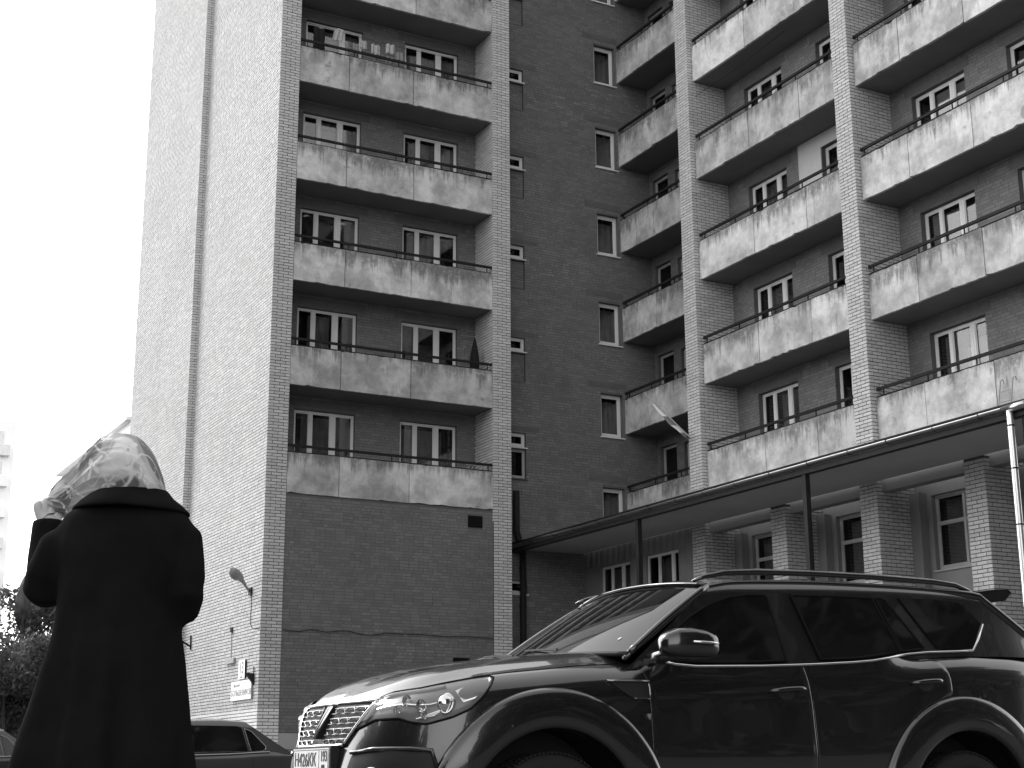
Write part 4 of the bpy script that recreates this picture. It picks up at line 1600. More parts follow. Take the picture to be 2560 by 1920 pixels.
rz = pchip([(1.32, 1.36), (1.6, 1.405), (2.0, 1.415), (2.45, 1.385)])
cols = []
for s_ in np.linspace(0, 1, 40):
    bx, tx = .72+(3.10-.72)*s_, 1.32+(2.45-1.32)*s_
    bz, tz = float(s2.S(bx))-.03, float(rz(tx))
    col = [(bx+(tx-bx)*v, cab2(0, bz+(tz-bz)*v), bz+(tz-bz)*v) for v in np.linspace(0, 1, 7)]
    y0 = col[-1][1]
    for v in (.04, .1, .25, .6, 1.0):
        col.append((tx, y0+(.85-y0)*v, tz+.05*(1-(1-v)**3)))
    cols.append(col+[(x, 1.7-y, z) for x, y, z in col[-2::-1]])
MB().grid([[s2.wpt(*q) for q in c] for c in cols]).build('cabin', M['paint_grey'], sed, True)
screen('windscreen', lambda q: (.60+.14*q*q, .85+q*.72, .955), lambda q: (1.27+.05*q*q, .85+q*.60, 1.40-.04*q*q), .04, M['wind_glass'], sed, s2)
screen('rear_window', lambda q: (3.16-.07*q*q, .85+q*.70, .985), lambda q: (2.50-.05*q*q, .85+q*.58, 1.42-.045*q*q), -.03, M['car_glass'], sed, s2)
for near in (True, False):
    for poly in ([(.98, .975), (1.40, 1.325), (1.52, 1.345), (1.52, .975)], [(1.60, .975), (1.60, 1.35), (2.28, 1.345), (2.36, 1.325), (2.44, .99)],
                 [(2.40, 1.31), (2.50, 1.27), (2.70, 1.06), (2.69, 1.015), (2.64, .995), (2.48, .99)]):
        ring = [(x, cab2(x, z)-.008, z) for x, z in poly]
        k = len(ring)
        vs = [s2.wpt(x, y if near else 1.7-y, z) for x, y, z in ring]+[s2.wpt(x, y+.006 if near else 1.694-y, z) for x, y, z in ring]
        fs = [tuple(range(k)), tuple(range(2*k-1, k-1, -1))]+[(i, (i+1) % k, k+(i+1) % k, k+i) for i in range(k)]
        wn_ = obj('side_window', vs, fs, M['car_glass'], sed)
        MB().tube([s2.wpt(x, (y-.002) if near else 1.702-y, z) for x, y, z in ring+ring[:1]], .006, 5).build('window_seal', M['chrome_dark'], wn_)
    MB().tube([s2.wpt(x, (cab2(0, float(s2.S(x)))-.02) if near else 1.72-cab2(0, float(s2.S(x))), float(s2.S(x))+.002) for x in np.linspace(.95, 2.75, 10)], .010, 5).build('waist_strip', M['chrome_dark'], sed)
    for xg in (1.56, 2.50):
        MB().tube([s2.wpt(xg if z < .6 or xg < 2 else xg+.0, (s2.local(s2.wx(xg), z, .001)[1]) if near else 1.7-s2.local(s2.wx(xg), z, .001)[1], z) for z in np.linspace(.35, .9, 6)], .004, 4).build('panel_gap', M['black_plastic'], sed)
    mb = MB().obox(s2.wpt(.86, -.06 if near else 1.76, 1.0), (.05, 0, 0), (0, .09, 0), (0, 0, .055))
    add_bevel(mb.build('door_mirror', M['paint_grey'], sed), .03, 3)
for y0 in (.25, 1.45):
    MB().obox(s2.wpt(-.72, y0, .62), (.05, 0, 0), (0, .16, 0), (0, 0, .06)).build('headlamp', M['lamp_silver'], sed)
    MB().obox(s2.wpt(3.57, y0, .80), (.03, 0, 0), (0, .16, 0), (0, 0, .08)).build('tail_lamp', M['chrome_dark'], sed)

sed2 = copy_tree(sed, None, (-5.3-2.53, -12.1+4.6, 0.0))
sed2['label'] = 'dark car at the far left edge, mostly hidden behind the coat'
for ch in sed2.children:
    if ch.data and ch.data.materials and ch.data.materials[0] == M['paint_grey']:
        ch.material_slots[0].link = 'OBJECT'
        ch.material_slots[0].material = M['paint_dark']
# ================================================================ the person in the black coat
GV = Vector((.4747, .8802, 0)).normalized()      # away from the camera
RV = Vector((.8802, -.4747, 0)).normalized()     # to the right
PD = 4.35


def pp(a, b, z):
    """a right, b away from the viewer (0 at the spine), z up"""
    q = CAM+RV*a+GV*(PD+b)
    return (q.x, q.y, z)


per = thing('person', 'person seen from behind in long black coat, one hand raised to the headscarf', 'person', pp(-1.13, 0, 0))
ORG[per] = Vector(pp(-1.13, 0, 0))


def m_cloth(name, base):
    t = NT(name)
    n = t.noise(9, 4, .6)
    f = t.noise(420, 2, .6)
    b = t.math('MULTIPLY', t.math('ADD', t.math('MULTIPLY', n, .8), .6), base)
    t.bump(t.math('ADD', t.math('MULTIPLY', f, .5), n), .35, .004)
    return t.done(b, .98, .02)


M['coat'] = m_cloth('black wool', .011)
M['skin'] = m_plain('skin', .46, .6, .25, var=.06, scale=20)
M['boot'] = m_plain('black leather', .012, .35, .4, var=.2)
M['hair'] = m_plain('dark hair', .03, .5, .4, var=.3, scale=40)


def skin_body(name, joints, bones, mat, parent, root=0, sub=2):
    me = bpy.data.meshes.new(name)
    org = ORG[parent]
    me.from_pydata([tuple(Vector(j[0])-org) for j in joints], bones, [])
    o = bpy.data.objects.new(name, me)
    link(o, parent)
    ORG[o] = org
    o.modifiers.new('skin', 'SKIN')
    for i, j in enumerate(joints):
        r = j[1]
        me.skin_vertices[0].data[i].radius = (r, r) if not isinstance(r, tuple) else r
    me.skin_vertices[0].data[root].use_root = True
    s = o.modifiers.new('sub', 'SUBSURF')
    s.levels = s.render_levels = sub
    me.materials.append(mat)
    bpy.context.view_layer.update()
    dg = bpy.context.evaluated_depsgraph_get()
    m2 = bpy.data.meshes.new_from_object(o.evaluated_get(dg))
    m2.polygons.foreach_set('use_smooth', [True]*len(m2.polygons))
    m2.materials.clear()
    m2.materials.append(mat)
    o.modifiers.clear()
    o.data = m2
    m2.name = name
    return o


J, Bn = [], []


def jt(a, b, z, r, par=None):
    J.append((pp(a, b, z), r))
    if par is not None:
        Bn.append((par, len(J)-1))
    return len(J)-1


CA = -1.135
pel = jt(CA, 0, .93, .12)
wai = jt(CA, 0, 1.08, .105, pel)
che = jt(CA-.003, .0, 1.25, .12, wai)
nb_ = jt(CA-.01, .0, 1.375, .07, che)
nk = jt(CA-.018, .012, 1.45, .046, nb_)
h1 = jt(CA-.028, .03, 1.505, .07, nk)
h2 = jt(CA-.034, .035, 1.565, .082, h1)
h3 = jt(CA-.032, .03, 1.605, .055, h2)
ns = jt(CA-.105, .085, 1.535, .012, h2)            # nose, the face is turned forward and to the left
# right arm (viewer's right), elbow bent and forearm held forward
s1 = jt(CA+.145, 0, 1.345, .055, che)
e1 = jt(CA+.20, -.01, 1.145, .042, s1)
w1 = jt(CA+.11, .20, 1.19, .028, e1)
p1 = jt(CA+.07, .27, 1.22, .030, w1)
for k, (da, db, dz) in enumerate(((.02, .06, .02), (.0, .065, .025), (-.02, .06, .02), (-.035, .05, .01))):
    f0 = jt(CA+.07+da*.5, .27+db*.5, 1.22+dz*.6, .010, p1)
    f1 = jt(CA+.07+da*1.1-.02, .27+db, 1.22+dz, .009, f0)
    jt(CA+.07+da*1.2-.045, .27+db*.9, 1.22+dz-.01, .008, f1)
t0 = jt(CA+.04, .26, 1.25, .011, p1)
jt(CA+.015, .28, 1.27, .009, t0)
# left arm, hand raised beside the chin
s2_ = jt(CA-.150, 0, 1.335, .055, che)
e2 = jt(CA-.225, .02, 1.165, .042, s2_)
w2 = jt(CA-.248, .118, 1.392, .030, e2)
for k, (da, zk_, db) in enumerate(((-.042, 1.462, -.006), (-.020, 1.474, .002), (.002, 1.474, .010), (.022, 1.466, .016))):
    m0 = jt(CA-.252+da*.72, .122+db*.5, 1.428, .0165, w2)            # back of the hand
    k0 = jt(CA-.254+da, .128+db, zk_, .0135, m0)                      # knuckle
    f1 = jt(CA-.246+da*.9, .158+db, zk_+.006, .0105, k0)
    f2 = jt(CA-.228+da*.6, .172+db, zk_-.010, .0095, f1)
    jt(CA-.224+da*.5, .156+db, zk_-.024, .0085, f2)
t0 = jt(CA-.218, .116, 1.428, .0150, w2)
t1 = jt(CA-.200, .124, 1.456, .0120, t0)
jt(CA-.196, .144, 1.476, .0100, t1)
# legs
for sd in (-1, 1):
    hp_ = jt(CA+sd*.085, 0, .86, .085, pel)
    kn_ = jt(CA+sd*.09, .02, .47, .058, hp_)
    an_ = jt(CA+sd*.09, .0, .10, .038, kn_)
    jt(CA+sd*.10, .13, .04, .034, an_)
body = skin_body('body', J, Bn, M['skin'], per)

# coat: lofted torso, sleeves and collar fused into one cloth surface
cm = bmesh.new()


def loft(bm, secs, n=36, e=2.3):
    """secs: (z, a0, a1, b0, b1) elliptical rings"""
    rings = []
    for (z, a0, a1, b0, b1) in secs:
        ring = []
        for k in range(n):
            t = 2*math.pi*k/n
            c, s_ = math.cos(t), math.sin(t)
            ca, sa = math.copysign(abs(c)**(2/e), c), math.copysign(abs(s_)**(2/e), s_)
            ring.append(bm.verts.new(pp((a0+a1)/2+(a1-a0)/2*ca, (b0+b1)/2+(b1-b0)/2*sa, z)))
        rings.append(ring)
    for r0, r1 in zip(rings[:-1], rings[1:]):
        for k in range(n):
            bm.faces.new((r0[k], r0[(k+1) % n], r1[(k+1) % n], r1[k]))
    bm.faces.new(rings[0][::-1])
    bm.faces.new(rings[-1])


loft(cm, [(.34, -1.475, -.880, -.26, .25), (.50, -1.445, -.897, -.235, .22), (.69, -1.405, -.917, -.205, .19), (.86, -1.366, -.931, -.18, .165), (.98, -1.338, -.947, -.165, .15),
          (1.06, -1.320, -.957, -.152, .14), (1.14, -1.308, -.962, -.145, .135), (1.24, -1.308, -.950, -.14, .13), (1.31, -1.318, -.940, -.135, .125), (1.36, -1.318, -.925, -.122, .11),
          (1.395, -1.306, -.938, -.112, .10), (1.418, -1.282, -.962, -.100, .09), (1.440, -1.235, -1.005, -.085, .08), (1.455, -1.21, -1.035, -.075, .075)])


def tube_bm(bm, pts, rad, n=20):
    pts = [Vector(p) for p in pts]
    rings = []
    a = None
    for i, q in enumerate(pts):
        t = (pts[min(i+1, len(pts)-1)]-pts[max(i-1, 0)]).normalized()
        a = (t.cross(Vector((.3, .5, .81))) if a is None else a-t*a.dot(t)).normalized()
        b = t.cross(a)
        rings.append([bm.verts.new(q+(a*math.cos(2*math.pi*k/n)+b*math.sin(2*math.pi*k/n))*rad[i]) for k in range(n)])
    for r0, r1 in zip(rings[:-1], rings[1:]):
        for k in range(n):
            bm.faces.new((r0[k], r0[(k+1) % n], r1[(k+1) % n], r1[k]))
    bm.faces.new(rings[0][::-1])
    bm.faces.new(rings[-1])


# right sleeve
tube_bm(cm, [pp(-1.00, .0, 1.352), pp(-.962, .0, 1.33), pp(-.951, -.005, 1.25), pp(-.948, -.012, 1.17), pp(-.957, .01, 1.148), pp(-.985, .08, 1.155), pp(-1.02, .18, 1.185)],
        [.062, .066, .062, .060, .060, .056, .050])
# left sleeve: upper arm down, forearm folded up to the chin
tube_bm(cm, [pp(-1.26, .0, 1.335), pp(-1.318, .0, 1.305), pp(-1.346, .01, 1.24), pp(-1.360, .03, 1.196), pp(-1.366, .06, 1.192), pp(-1.376, .09, 1.25), pp(-1.386, .112, 1.325), pp(-1.388, .122, 1.400), pp(-1.388, .123, 1.412)],
        [.058, .066, .066, .066, .064, .060, .056, .054, .053])
bmesh.ops.recalc_face_normals(cm, faces=cm.faces)
me = bpy.data.meshes.new('coat')
org = ORG[per]
cm.transform(Matrix.Translation(-org))
cm.to_mesh(me)
cm.free()
coat = bpy.data.objects.new('coat', me)
link(coat, per)
ORG[coat] = org
rm_ = coat.modifiers.new('remesh', 'REMESH')
rm_.mode = 'VOXEL'
rm_.voxel_size = .011
sm_ = coat.modifiers.new('smooth', 'SMOOTH')
sm_.factor = .5
sm_.iterations = 9
bpy.context.view_layer.update()
m2 = bpy.data.meshes.new_from_object(coat.evaluated_get(bpy.context.evaluated_depsgraph_get()))
coat.modifiers.clear()
# hanging folds in the skirt and creases at the elbows
co = np.empty(len(m2.vertices)*3, np.float32)
m2.vertices.foreach_get('co', co)
co = co.reshape(-1, 3)
wa = (co+np.array(org)-np.array(CAM))@np.array(RV)
wb = (co+np.array(org)-np.array(CAM))@np.array(GV)-PD
ang = np.arctan2(wb, wa+1.13)
zz = co[:, 2]+org.z
amp = .021*np.clip((1.15-zz)/.6, 0, 1)
d = amp*(np.sin(ang*7+1.2*np.sin(zz*2.1))+.6*np.sin(ang*12.3+.7))
cre = .0018*np.sin(zz*95+wa*30)*np.exp(-((zz-1.17)/.07)**2)*(np.abs(wa+1.13)>.17)
wr = np.array([noise.noise((float(p_)*9, float(q_)*9, float(r_)*5+float(p_)*6))*.006+abs(noise.noise((float(p_)*5+3, float(q_)*5, float(r_)*3-float(p_)*4)))*-.010 for p_, q_, r_ in zip(wa, wb, zz)])
rad = np.stack([np.cos(ang), np.sin(ang)], 1)*(d+cre+wr)[:, None]
co = co + rad[:, :1]*np.array(RV)[None]+rad[:, 1:]*np.array(GV)[None]
m2.vertices.foreach_set('co', co.astype(np.float32).ravel())
m2.polygons.foreach_set('use_smooth', [True]*len(m2.polygons))
m2.materials.clear()
m2.materials.append(M['coat'])
m2.update()
coat.data = m2
coat['label'] = 'long black woollen coat'

# broad turned-down collar
rows = []
NCOL = 60
for k in range(NCOL+1):
    t = math.radians(-250+320*k/NCOL)            # open at the front (b>0)
    ca, sa = math.cos(t), math.sin(t)
    right = max(0.0, ca)
    rows.append([pp(-1.113+rx*ca, by*sa+ob, z-(.012*right if i > 2 else 0)) for i, (rx, by, ob, z) in enumerate((
        (.080, .062, .00, 1.452), (.092, .072, -.002, 1.470), (.104, .082, -.006, 1.474), (.124, .100, -.006, 1.462), (.148, .118, -.004, 1.444), (.168, .132, -.002, 1.424), (.170, .134, .0, 1.418), (.162, .128, .0, 1.416)))])
MB().grid(rows).build('collar', M['coat'], per, True)
# hem, boots
for sd in (-1, 1):
    mb = MB()
    a = CA+sd*.09
    mb.tube([pp(a, 0, .40), pp(a, 0, .2), pp(a, 0, .08)], [.062, .055, .05], 16)
    mb.tube([pp(a, -.05, .055), pp(a, .03, .06), pp(a+sd*.01, .12, .045), pp(a+sd*.015, .19, .035)], [.04, .052, .045, .028], 14)
    mb.build('boot', M['boot'], per, True)


# headscarf: sheer printed cloth pulled forward and gathered in the raised hand
def m_scarf():
    t = NT('sheer printed scarf')
    at = t.n.new('ShaderNodeAttribute')
    at.attribute_name = 'print'
    c = at.outputs['Color']
    t.l.new(c, t.b.inputs['Base Color'])
    t.b.inputs['Roughness'].default_value = .7
    t.b.inputs['Specular IOR Level'].default_value = .15
    tl = t.n.new('ShaderNodeBsdfTranslucent')
    t.l.new(c, tl.inputs[0])
    mx = t.n.new('ShaderNodeMixShader')
    mx.inputs[0].default_value = .42
    t.l.new(t.b.outputs[0], mx.inputs[1])
    t.l.new(tl.outputs[0], mx.inputs[2])
    tr = t.n.new('ShaderNodeBsdfTransparent')
    m3 = t.n.new('ShaderNodeMixShader')
    m3.inputs[0].default_value = .12
    t.l.new(mx.outputs[0], m3.inputs[1])
    t.l.new(tr.outputs[0], m3.inputs[2])
    t.l.new(m3.outputs[0], t.out.inputs['Surface'])
    return t.m


M['scarf'] = m_scarf()
# stations right to left: a, z low, z high, half depth, centre depth
st = [(-1.018, 1.462, 1.482, .020, -.005), (-1.026, 1.460, 1.507, .045, -.005), (-1.040, 1.458, 1.545, .070, -.005), (-1.060, 1.456, 1.588, .090, .0), (-1.080, 1.455, 1.615, .101, .005),
      (-1.105, 1.453, 1.638, .110, .012), (-1.14, 1.450, 1.651, .115, .02), (-1.170, 1.447, 1.652, .115, .03), (-1.210, 1.446, 1.645, .110, .045), (-1.246, 1.438, 1.622, .098, .060),
      (-1.285, 1.430, 1.585, .080, .080), (-1.322, 1.425, 1.552, .062, .098), (-1.355, 1.432, 1.530, .044, .115), (-1.381, 1.452, 1.513, .028, .130), (-1.397, 1.468, 1.498, .016, .138), (-1.404, 1.476, 1.488, .006, .142)]
sa_ = np.array(st)
dd = np.r_[0, np.cumsum(np.hypot(np.diff(sa_[:, 0]), np.diff(sa_[:, 2])))]
dd /= dd[-1]
fs_ = [pchip(list(zip(dd, sa_[:, i]))) for i in range(5)]
NU, NV = 190, 220
verts, cols, faces = [], [], []
_f = np.linspace(0, 1, 400)
_a = fs_[0](_f)


def f_of(a):
    return float(np.interp(-a, -_a, _f))


def flower(u, v, cu, cv, R, npet, ph):
    x, y = u-cu, v-cv
    r, th = math.hypot(x, y), math.atan2(y, x)
    c = abs(math.cos(npet*.5*(th-ph)))
    return R*(.16+.84*c**2.2)-r


BLOOMS = [(f_of(-1.112)*.52, .272, .044, 5, .5), (f_of(-1.222)*.52, .315, .036, 5, 1.2), (f_of(-1.06)*.52, .345, .030, 4, .3), (f_of(-1.165)*.52, .370, .026, 5, .2), (f_of(-1.19)*.52, .215, .030, 4, .9),
          (f_of(-1.30)*.52, .34, .026, 5, .4), (f_of(-1.10)*.52, .47, .04, 5, .1), (f_of(-1.16)*.52, .10, .04, 5, .8), (f_of(-1.25)*.52, .55, .035, 4, .6)]
for i in range(NU+1):
    f = i/NU
    a, zl, zh, hb, cb = [float(q(f)) for q in fs_]
    for j in range(NV):
        t = 2*math.pi*j/NV
        c, s_ = math.cos(t), math.sin(t)
        n3 = (c*1.3, s_*1.3)
        # soft pleats fanning out from the gathered tip, fading over the crown
        gath = float(sstep(.25, .85, f))*(1-float(sstep(.94, 1.0, f)))
        wv = noise.noise((c*2.6, s_*2.6, f*1.2))*2.2
        pl_ = 1-abs(math.sin(t*5.5+wv*2.0+2.5*f))
        fold = gath*(.016*pl_**1.6-.006)
        # slack folds round the nape and above the collar
        low_ = max(0.0, .25-s_)
        q = noise.noise((f*5.5, s_*1.6+c, 6.0))
        fold += .016*low_*(1-abs(q)*2.2)*(1-gath)*float(sstep(0.0, .12, f))
        fold += .005*noise.noise((f*7, c*3, s_*3))
        fold += .0018*noise.noise((f*26, c*11, s_*11))
        e = 2.1
        ce, se = math.copysign(abs(c)**(2/e), c), math.copysign(abs(s_)**(2/e), s_)
        zc_, hz_ = (zl+zh)/2, (zh-zl)/2
        verts.append(pp(a, cb+(hb+fold)*ce, zc_+(hz_+fold*.8)*se))
        # printed pattern in cloth coordinates (metres), pulled about by the drape
        u0, v0 = f*.52, (t/(2*math.pi))*.62
        u = u0+.012*noise.noise((u0*14, v0*14, 5.0))
        v = v0+.012*noise.noise((u0*14, v0*14, 9.0))
        g0 = .50+.20*noise.noise((u*8, v*8, 3.1))+.08*noise.noise((u*30, v*30, 1.7))
        w1_ = noise.noise((u*8+2, v*8, 8.0))
        g0 += (.24-g0)*float(sstep(.10, .22, w1_))
        g0 += (.78-g0)*float(sstep(.18, .34, -w1_))
        w2_ = abs(noise.noise((u*7.5+5, v*7.5+1, 4.4)))
        w3_ = abs(noise.noise((u*13+1, v*13+7, 9.4))-.10)
        g0 += (.90-g0)*(1-float(sstep(.010, .040, w2_)))*.9
        g0 += (.84-g0)*(1-float(sstep(.006, .026, w3_)))*.7
        for (cu, cv, R, npet, ph) in BLOOMS:
            d_ = flower(u, v, cu, cv, R, npet, ph)
            k_ = float(sstep(-.0015, .0015, d_))
            if k_ > 0:
                rr_ = math.hypot(u-cu, v-cv)
                pet = .95-.10*abs(math.sin(9*math.atan2(v-cv, u-cu)))
                g0 += ((pet if rr_ > R*.10 else .45)-g0)*k_
        # hem border
        tt = t/(2*math.pi)
        g0 += (.82-g0)*float(sstep(.012, .004, abs(tt-.60))) if False else 0
        cols.append(min(max(.5+(g0-.46)*1.25, .09), .97))
for i in range(NU):
    for j in range(NV):
        faces.append((i*NV+j, i*NV+(j+1) % NV, (i+1)*NV+(j+1) % NV, (i+1)*NV+j))
scarf = obj('headscarf', verts, faces, M['scarf'], per, True)
ca_ = scarf.data.color_attributes.new('print', 'FLOAT_COLOR', 'POINT')
arr = np.repeat(np.array(cols, np.float32)[:, None], 4, 1)
arr[:, 3] = 1
ca_.data.foreach_set('color', arr.ravel())
scarf['label'] = 'pale sheer headscarf printed with white flowers'
# loose end of the scarf hanging past the elbow
verts, cols, faces = [], [], []
N1, N2 = 26, 18
for i in range(N1+1):
    f = i/N1
    z = 1.245-.172*f
    wd = .006+.021*math.sin(math.pi*min(1, f*.9+.12))**.8*(1-.45*f)
    ac = -1.428-.020*math.sin(math.pi*f*.8)+.004*f
    for j in range(N2):
        t = 2*math.pi*j/N2
        r = 1+.18*math.sin(t*3+f*4)
        verts.append(pp(ac+wd*math.cos(t)*r, .10+.010*math.sin(t)*r, z))
        cols.append(.20-.17*float(sstep(.35, .75, f))+.10*noise.noise((f*9, t*2, 1.0)))
for i in range(N1):
    for j in range(N2):
        faces.append((i*N2+j, i*N2+(j+1) % N2, (i+1)*N2+(j+1) % N2, (i+1)*N2+j))
tl_ = obj('scarf_end', verts, faces, M['scarf'], per, True)
ca_ = tl_.data.color_attributes.new('print', 'FLOAT_COLOR', 'POINT')
arr = np.repeat(np.clip(np.array(cols, np.float32), .03, 1)[:, None], 4, 1)
arr[:, 3] = 1
ca_.data.foreach_set('color', arr.ravel())
# ================================================================ far buildings
M['far_wall'] = m_plain('far pale wall', .85, .9, .1, var=.05, scale=.4)  # haze and glare of distance put into the pale wall, trim and pane colours
M['far_trim'] = m_plain('far grey trim', .70, .9, .1, var=.2)
M['far_glass'] = m_plain('far window', .62, .3, .5, var=.3)
fb = thing('apartment_building', 'pale slab block with dark cornice, showing just behind the headscarf', 'building', (18, 70, 0))
FX, FY0, FY1, FZ = 11.4, 60.0, 80.5, 22.8
MB().box(FX, FX+14, FY0, FY1, 0, FZ-.55).build('wall', M['far_wall'], fb)
MB().box(FX-.35, FX+14.3, FY0-.3, FY1+.3, FZ-.20, FZ).build('cornice', M['far_trim'], fb)
MB().box(FX+.05, FX+14, FY0+.05, FY1-.05, FZ-.55, FZ-.20).build('wall', M['far_wall'], fb)
MB().box(FX-.9, FX, FY0+1.2, FY1, FZ-2.05, FZ-1.75).build('ledge', M['far_trim'], fb)
for fl in range(6):
    zt = FZ-2.4-fl*2.9
    for i in range(6):
        y0 = FY0+1.6+i*3.1
        w_ = MB().box(FX-.03, FX+.02, y0, y0+1.5, zt-1.5, zt).build('window', M['far_trim'], fb)
        for h in (0, 1):
            MB().box(FX-.045, FX-.031, y0+.08+h*.72, y0+.70+h*.72, zt-1.4, zt-.1).build('pane', M['far_glass'], w_)
fl_ = thing('apartment_building', 'very pale distant block at the left edge with faint balcony lines', 'building', (0, 112, 0))
MB().box(-4, 12.9, 110, 124, 0, 33.0).build('wall', M['far_wall'], fl_)
for k in range(10):
    z = 30.6-k*2.9
    MB().box(10.2, 12.4, 109.2, 109.99, z-1.0, z).build('balcony', M['far_trim'] if k % 3 == 0 else M['far_wall'], fl_)
    w_ = MB().box(10.6, 12.0, 109.93, 109.995, z+.1, z+1.5).build('window', M['far_wall'], fl_)
    MB().box(10.7, 11.25, 109.9, 109.925, z+.2, z+1.4).build('pane', M['far_glass'], w_)
    MB().box(11.35, 11.9, 109.9, 109.925, z+.2, z+1.4).build('pane', M['far_glass'], w_)

# ================================================================ trees
def m_leaf(name, base):
    t = NT(name)
    r = t.island()
    b = t.math('MULTIPLY', t.math('ADD', t.math('MULTIPLY', r, 1.0), .5), base)
    m = t.done(b, .6, .3)
    tl = t.n.new('ShaderNodeBsdfTranslucent')
    tl.inputs[0].default_value = (base*1.2, base*1.2, base*1.2, 1)
    mx = t.n.new('ShaderNodeMixShader')
    mx.inputs[0].default_value = .3
    t.l.new(t.b.outputs[0], mx.inputs[1])
    t.l.new(tl.outputs[0], mx.inputs[2])
    t.l.new(mx.outputs[0], t.out.inputs['Surface'])
    return m


M['leaf'] = m_leaf('leaves', .10)
M['bark'] = m_plain('bark', .06, .95, .1, var=.4, scale=14, bump=.6)


def foliage(clumps, per_clump, size, seed):
    """leaf-sized bent quads spread through clumps (x,y,z,rx,ry,rz)"""
    r = np.random.default_rng(seed)
    V, F, n = [], [], 0
    for (x, y, z, rx, ry, rz_) in clumps:
        k = per_clump
        d = r.normal(size=(k, 3))
        d /= np.linalg.norm(d, axis=1)[:, None]
        c = np.array((x, y, z))+d*np.array((rx, ry, rz_))*(r.random(k)**.45)[:, None]
        a = r.normal(size=(k, 3))
        a /= np.linalg.norm(a, axis=1)[:, None]
        b = np.cross(a, r.normal(size=(k, 3)))
        b /= np.linalg.norm(b, axis=1)[:, None]
        s = size*(.6+.8*r.random(k))[:, None]
        q = np.stack([c-a*s, c-b*s*.45, c+a*s, c+b*s*.45], 1)
        V.append(q.reshape(-1, 3))
        F.append(np.arange(k*4).reshape(-1, 4)+n)
        n += k*4
    return np.concatenate(V), np.concatenate(F)


def tree(label, loc, h, crown_r, seed, per_clump=420, size=.075, low=.35, group=None, cat='tree', name='tree'):
    r = random.Random(seed)
    t = thing(name, label, cat, loc, group)
    x, y, _ = loc
    mb = MB()
    mb.tube([(x+r.uniform(-.05, .05), y, z) for z in np.linspace(0, h*.8, 6)], [h*.022*(1-.13*i) for i in range(6)], 9)
    clumps = []
    for i in range(26):
        th, q = r.uniform(0, 6.28), r.random()
        zc = h*(low+(1-low)*r.random()**.85)
        rr = crown_r*math.sqrt(q)*(1-.55*((zc/h-low)/(1-low))**2)
        c = (x+rr*math.cos(th), y+rr*math.sin(th), zc)
        clumps.append((*c, crown_r*r.uniform(.2, .38), crown_r*r.uniform(.2, .38), crown_r*r.uniform(.16, .3)))
        if i % 2 == 0:
            mb.tube([(x, y, max(.3, zc-h*.25)), ((x+c[0])/2, (y+c[1])/2, zc-h*.08), c], [h*.010, h*.007, .006], 6)
    mb.build('trunk', M['bark'], t, True)
    V, F = foliage(clumps, per_clump, size, seed)
    fast_quads('crown', V, F, M['leaf'], t)
    return t


# bushes and trees behind the person at the left edge
tree('leafy bush at the left edge, just below the hanging scarf end', (-6.35, -6.2+2.0, 0), 2.9, 1.5, 31, 900, .055, .06, name='bush', cat='bush')
tree('broad dark bush filling the lower left corner behind the coat', (-5.75, -1.5, 0), 2.9, 2.2, 35, 900, .06, .02, name='bush', cat='bush')
tree('ragged tree against the white sky at the left edge', (-3.9, 7.5, 0), 5.3, 2.2, 32, 240, .085, .30)
tree('rounded shrub low between the tower wall and the coat', (-1.25, 2.9, 0), 2.65, .62, 33, 260, .05, .25, name='bush', cat='bush')

# ================================================================ fittings on the tower's side wall
M['enamel'] = m_plain('white enamel', .78, .35, .4, var=.05, scale=4)
M['lamp_glass'] = m_plain('lamp bowl', .26, .25, .5, var=.12, scale=3)
M['grey_paint'] = m_plain('grey painted metal', .30, .5, .4, var=.15)
lamp = thing('wall_lamp', 'cobra-head street lamp on a short arm near the tower corner', 'lamp', (0, .75, 4.9))
MB().box(-.05, -.008, .66, .84, 4.83, 5.01).build('bracket', M['dark_metal'], lamp)
MB().tube([(-.05, .75, 4.92), (-.12, .70, 4.98), (-.30, .575, 5.12)], .030, 10).build('arm', M['grey_paint'], lamp, True)
hd = MB()
rows = []
A0, A1 = Vector((-.20, .63, 5.05)), Vector((-.66, .36, 5.40))
ax = (A1-A0).normalized()
sd_ = ax.cross(Vector((0, 0, 1))).normalized()
un = sd_.cross(ax)
for f, wdt, hgt in ((0, .04, .04), (.12, .05, .05), (.25, .07, .06), (.38, .115, .08), (.55, .150, .09), (.75, .150, .09), (.9, .115, .07), (.97, .06, .04), (1.0, .01, .01)):
    c = A0+(A1-A0)*f
    rows.append([tuple(c+sd_*wdt*math.cos(t)+un*(hgt*math.sin(t) if math.sin(t) > 0 else .55*hgt*math.sin(t))) for t in np.linspace(0, 2*math.pi, 21)])
hd.grid(rows)
hd.build('lamp_housing', M['grey_paint'], lamp, True)
rows = []
for f, wdt, hgt in ((.34, .02, .02), (.40, .09, .06), (.52, .135, .10), (.68, .145, .12), (.84, .125, .10), (.94, .08, .06), (.99, .02, .02)):
    c = A0+(A1-A0)*f-un*.02
    rows.append([tuple(c+sd_*wdt*math.cos(t)+un*hgt*math.sin(t)) for t in np.linspace(math.pi, 2*math.pi, 15)])
MB().grid(rows).build('lamp_bowl', M['lamp_glass'], lamp, True)
cab_ = MB().tube([(-.014, .70, 4.83), (-.016, .69, 4.6), (-.014, .71, 4.37), (-.014, .69, 4.14), (-.014, .58, 4.04), (-.014, .45, 4.01), (-.014, .25, 3.99), (-.016, .02, 3.985)], .008, 6).build('lamp_cable', M['dark_metal'], lamp)

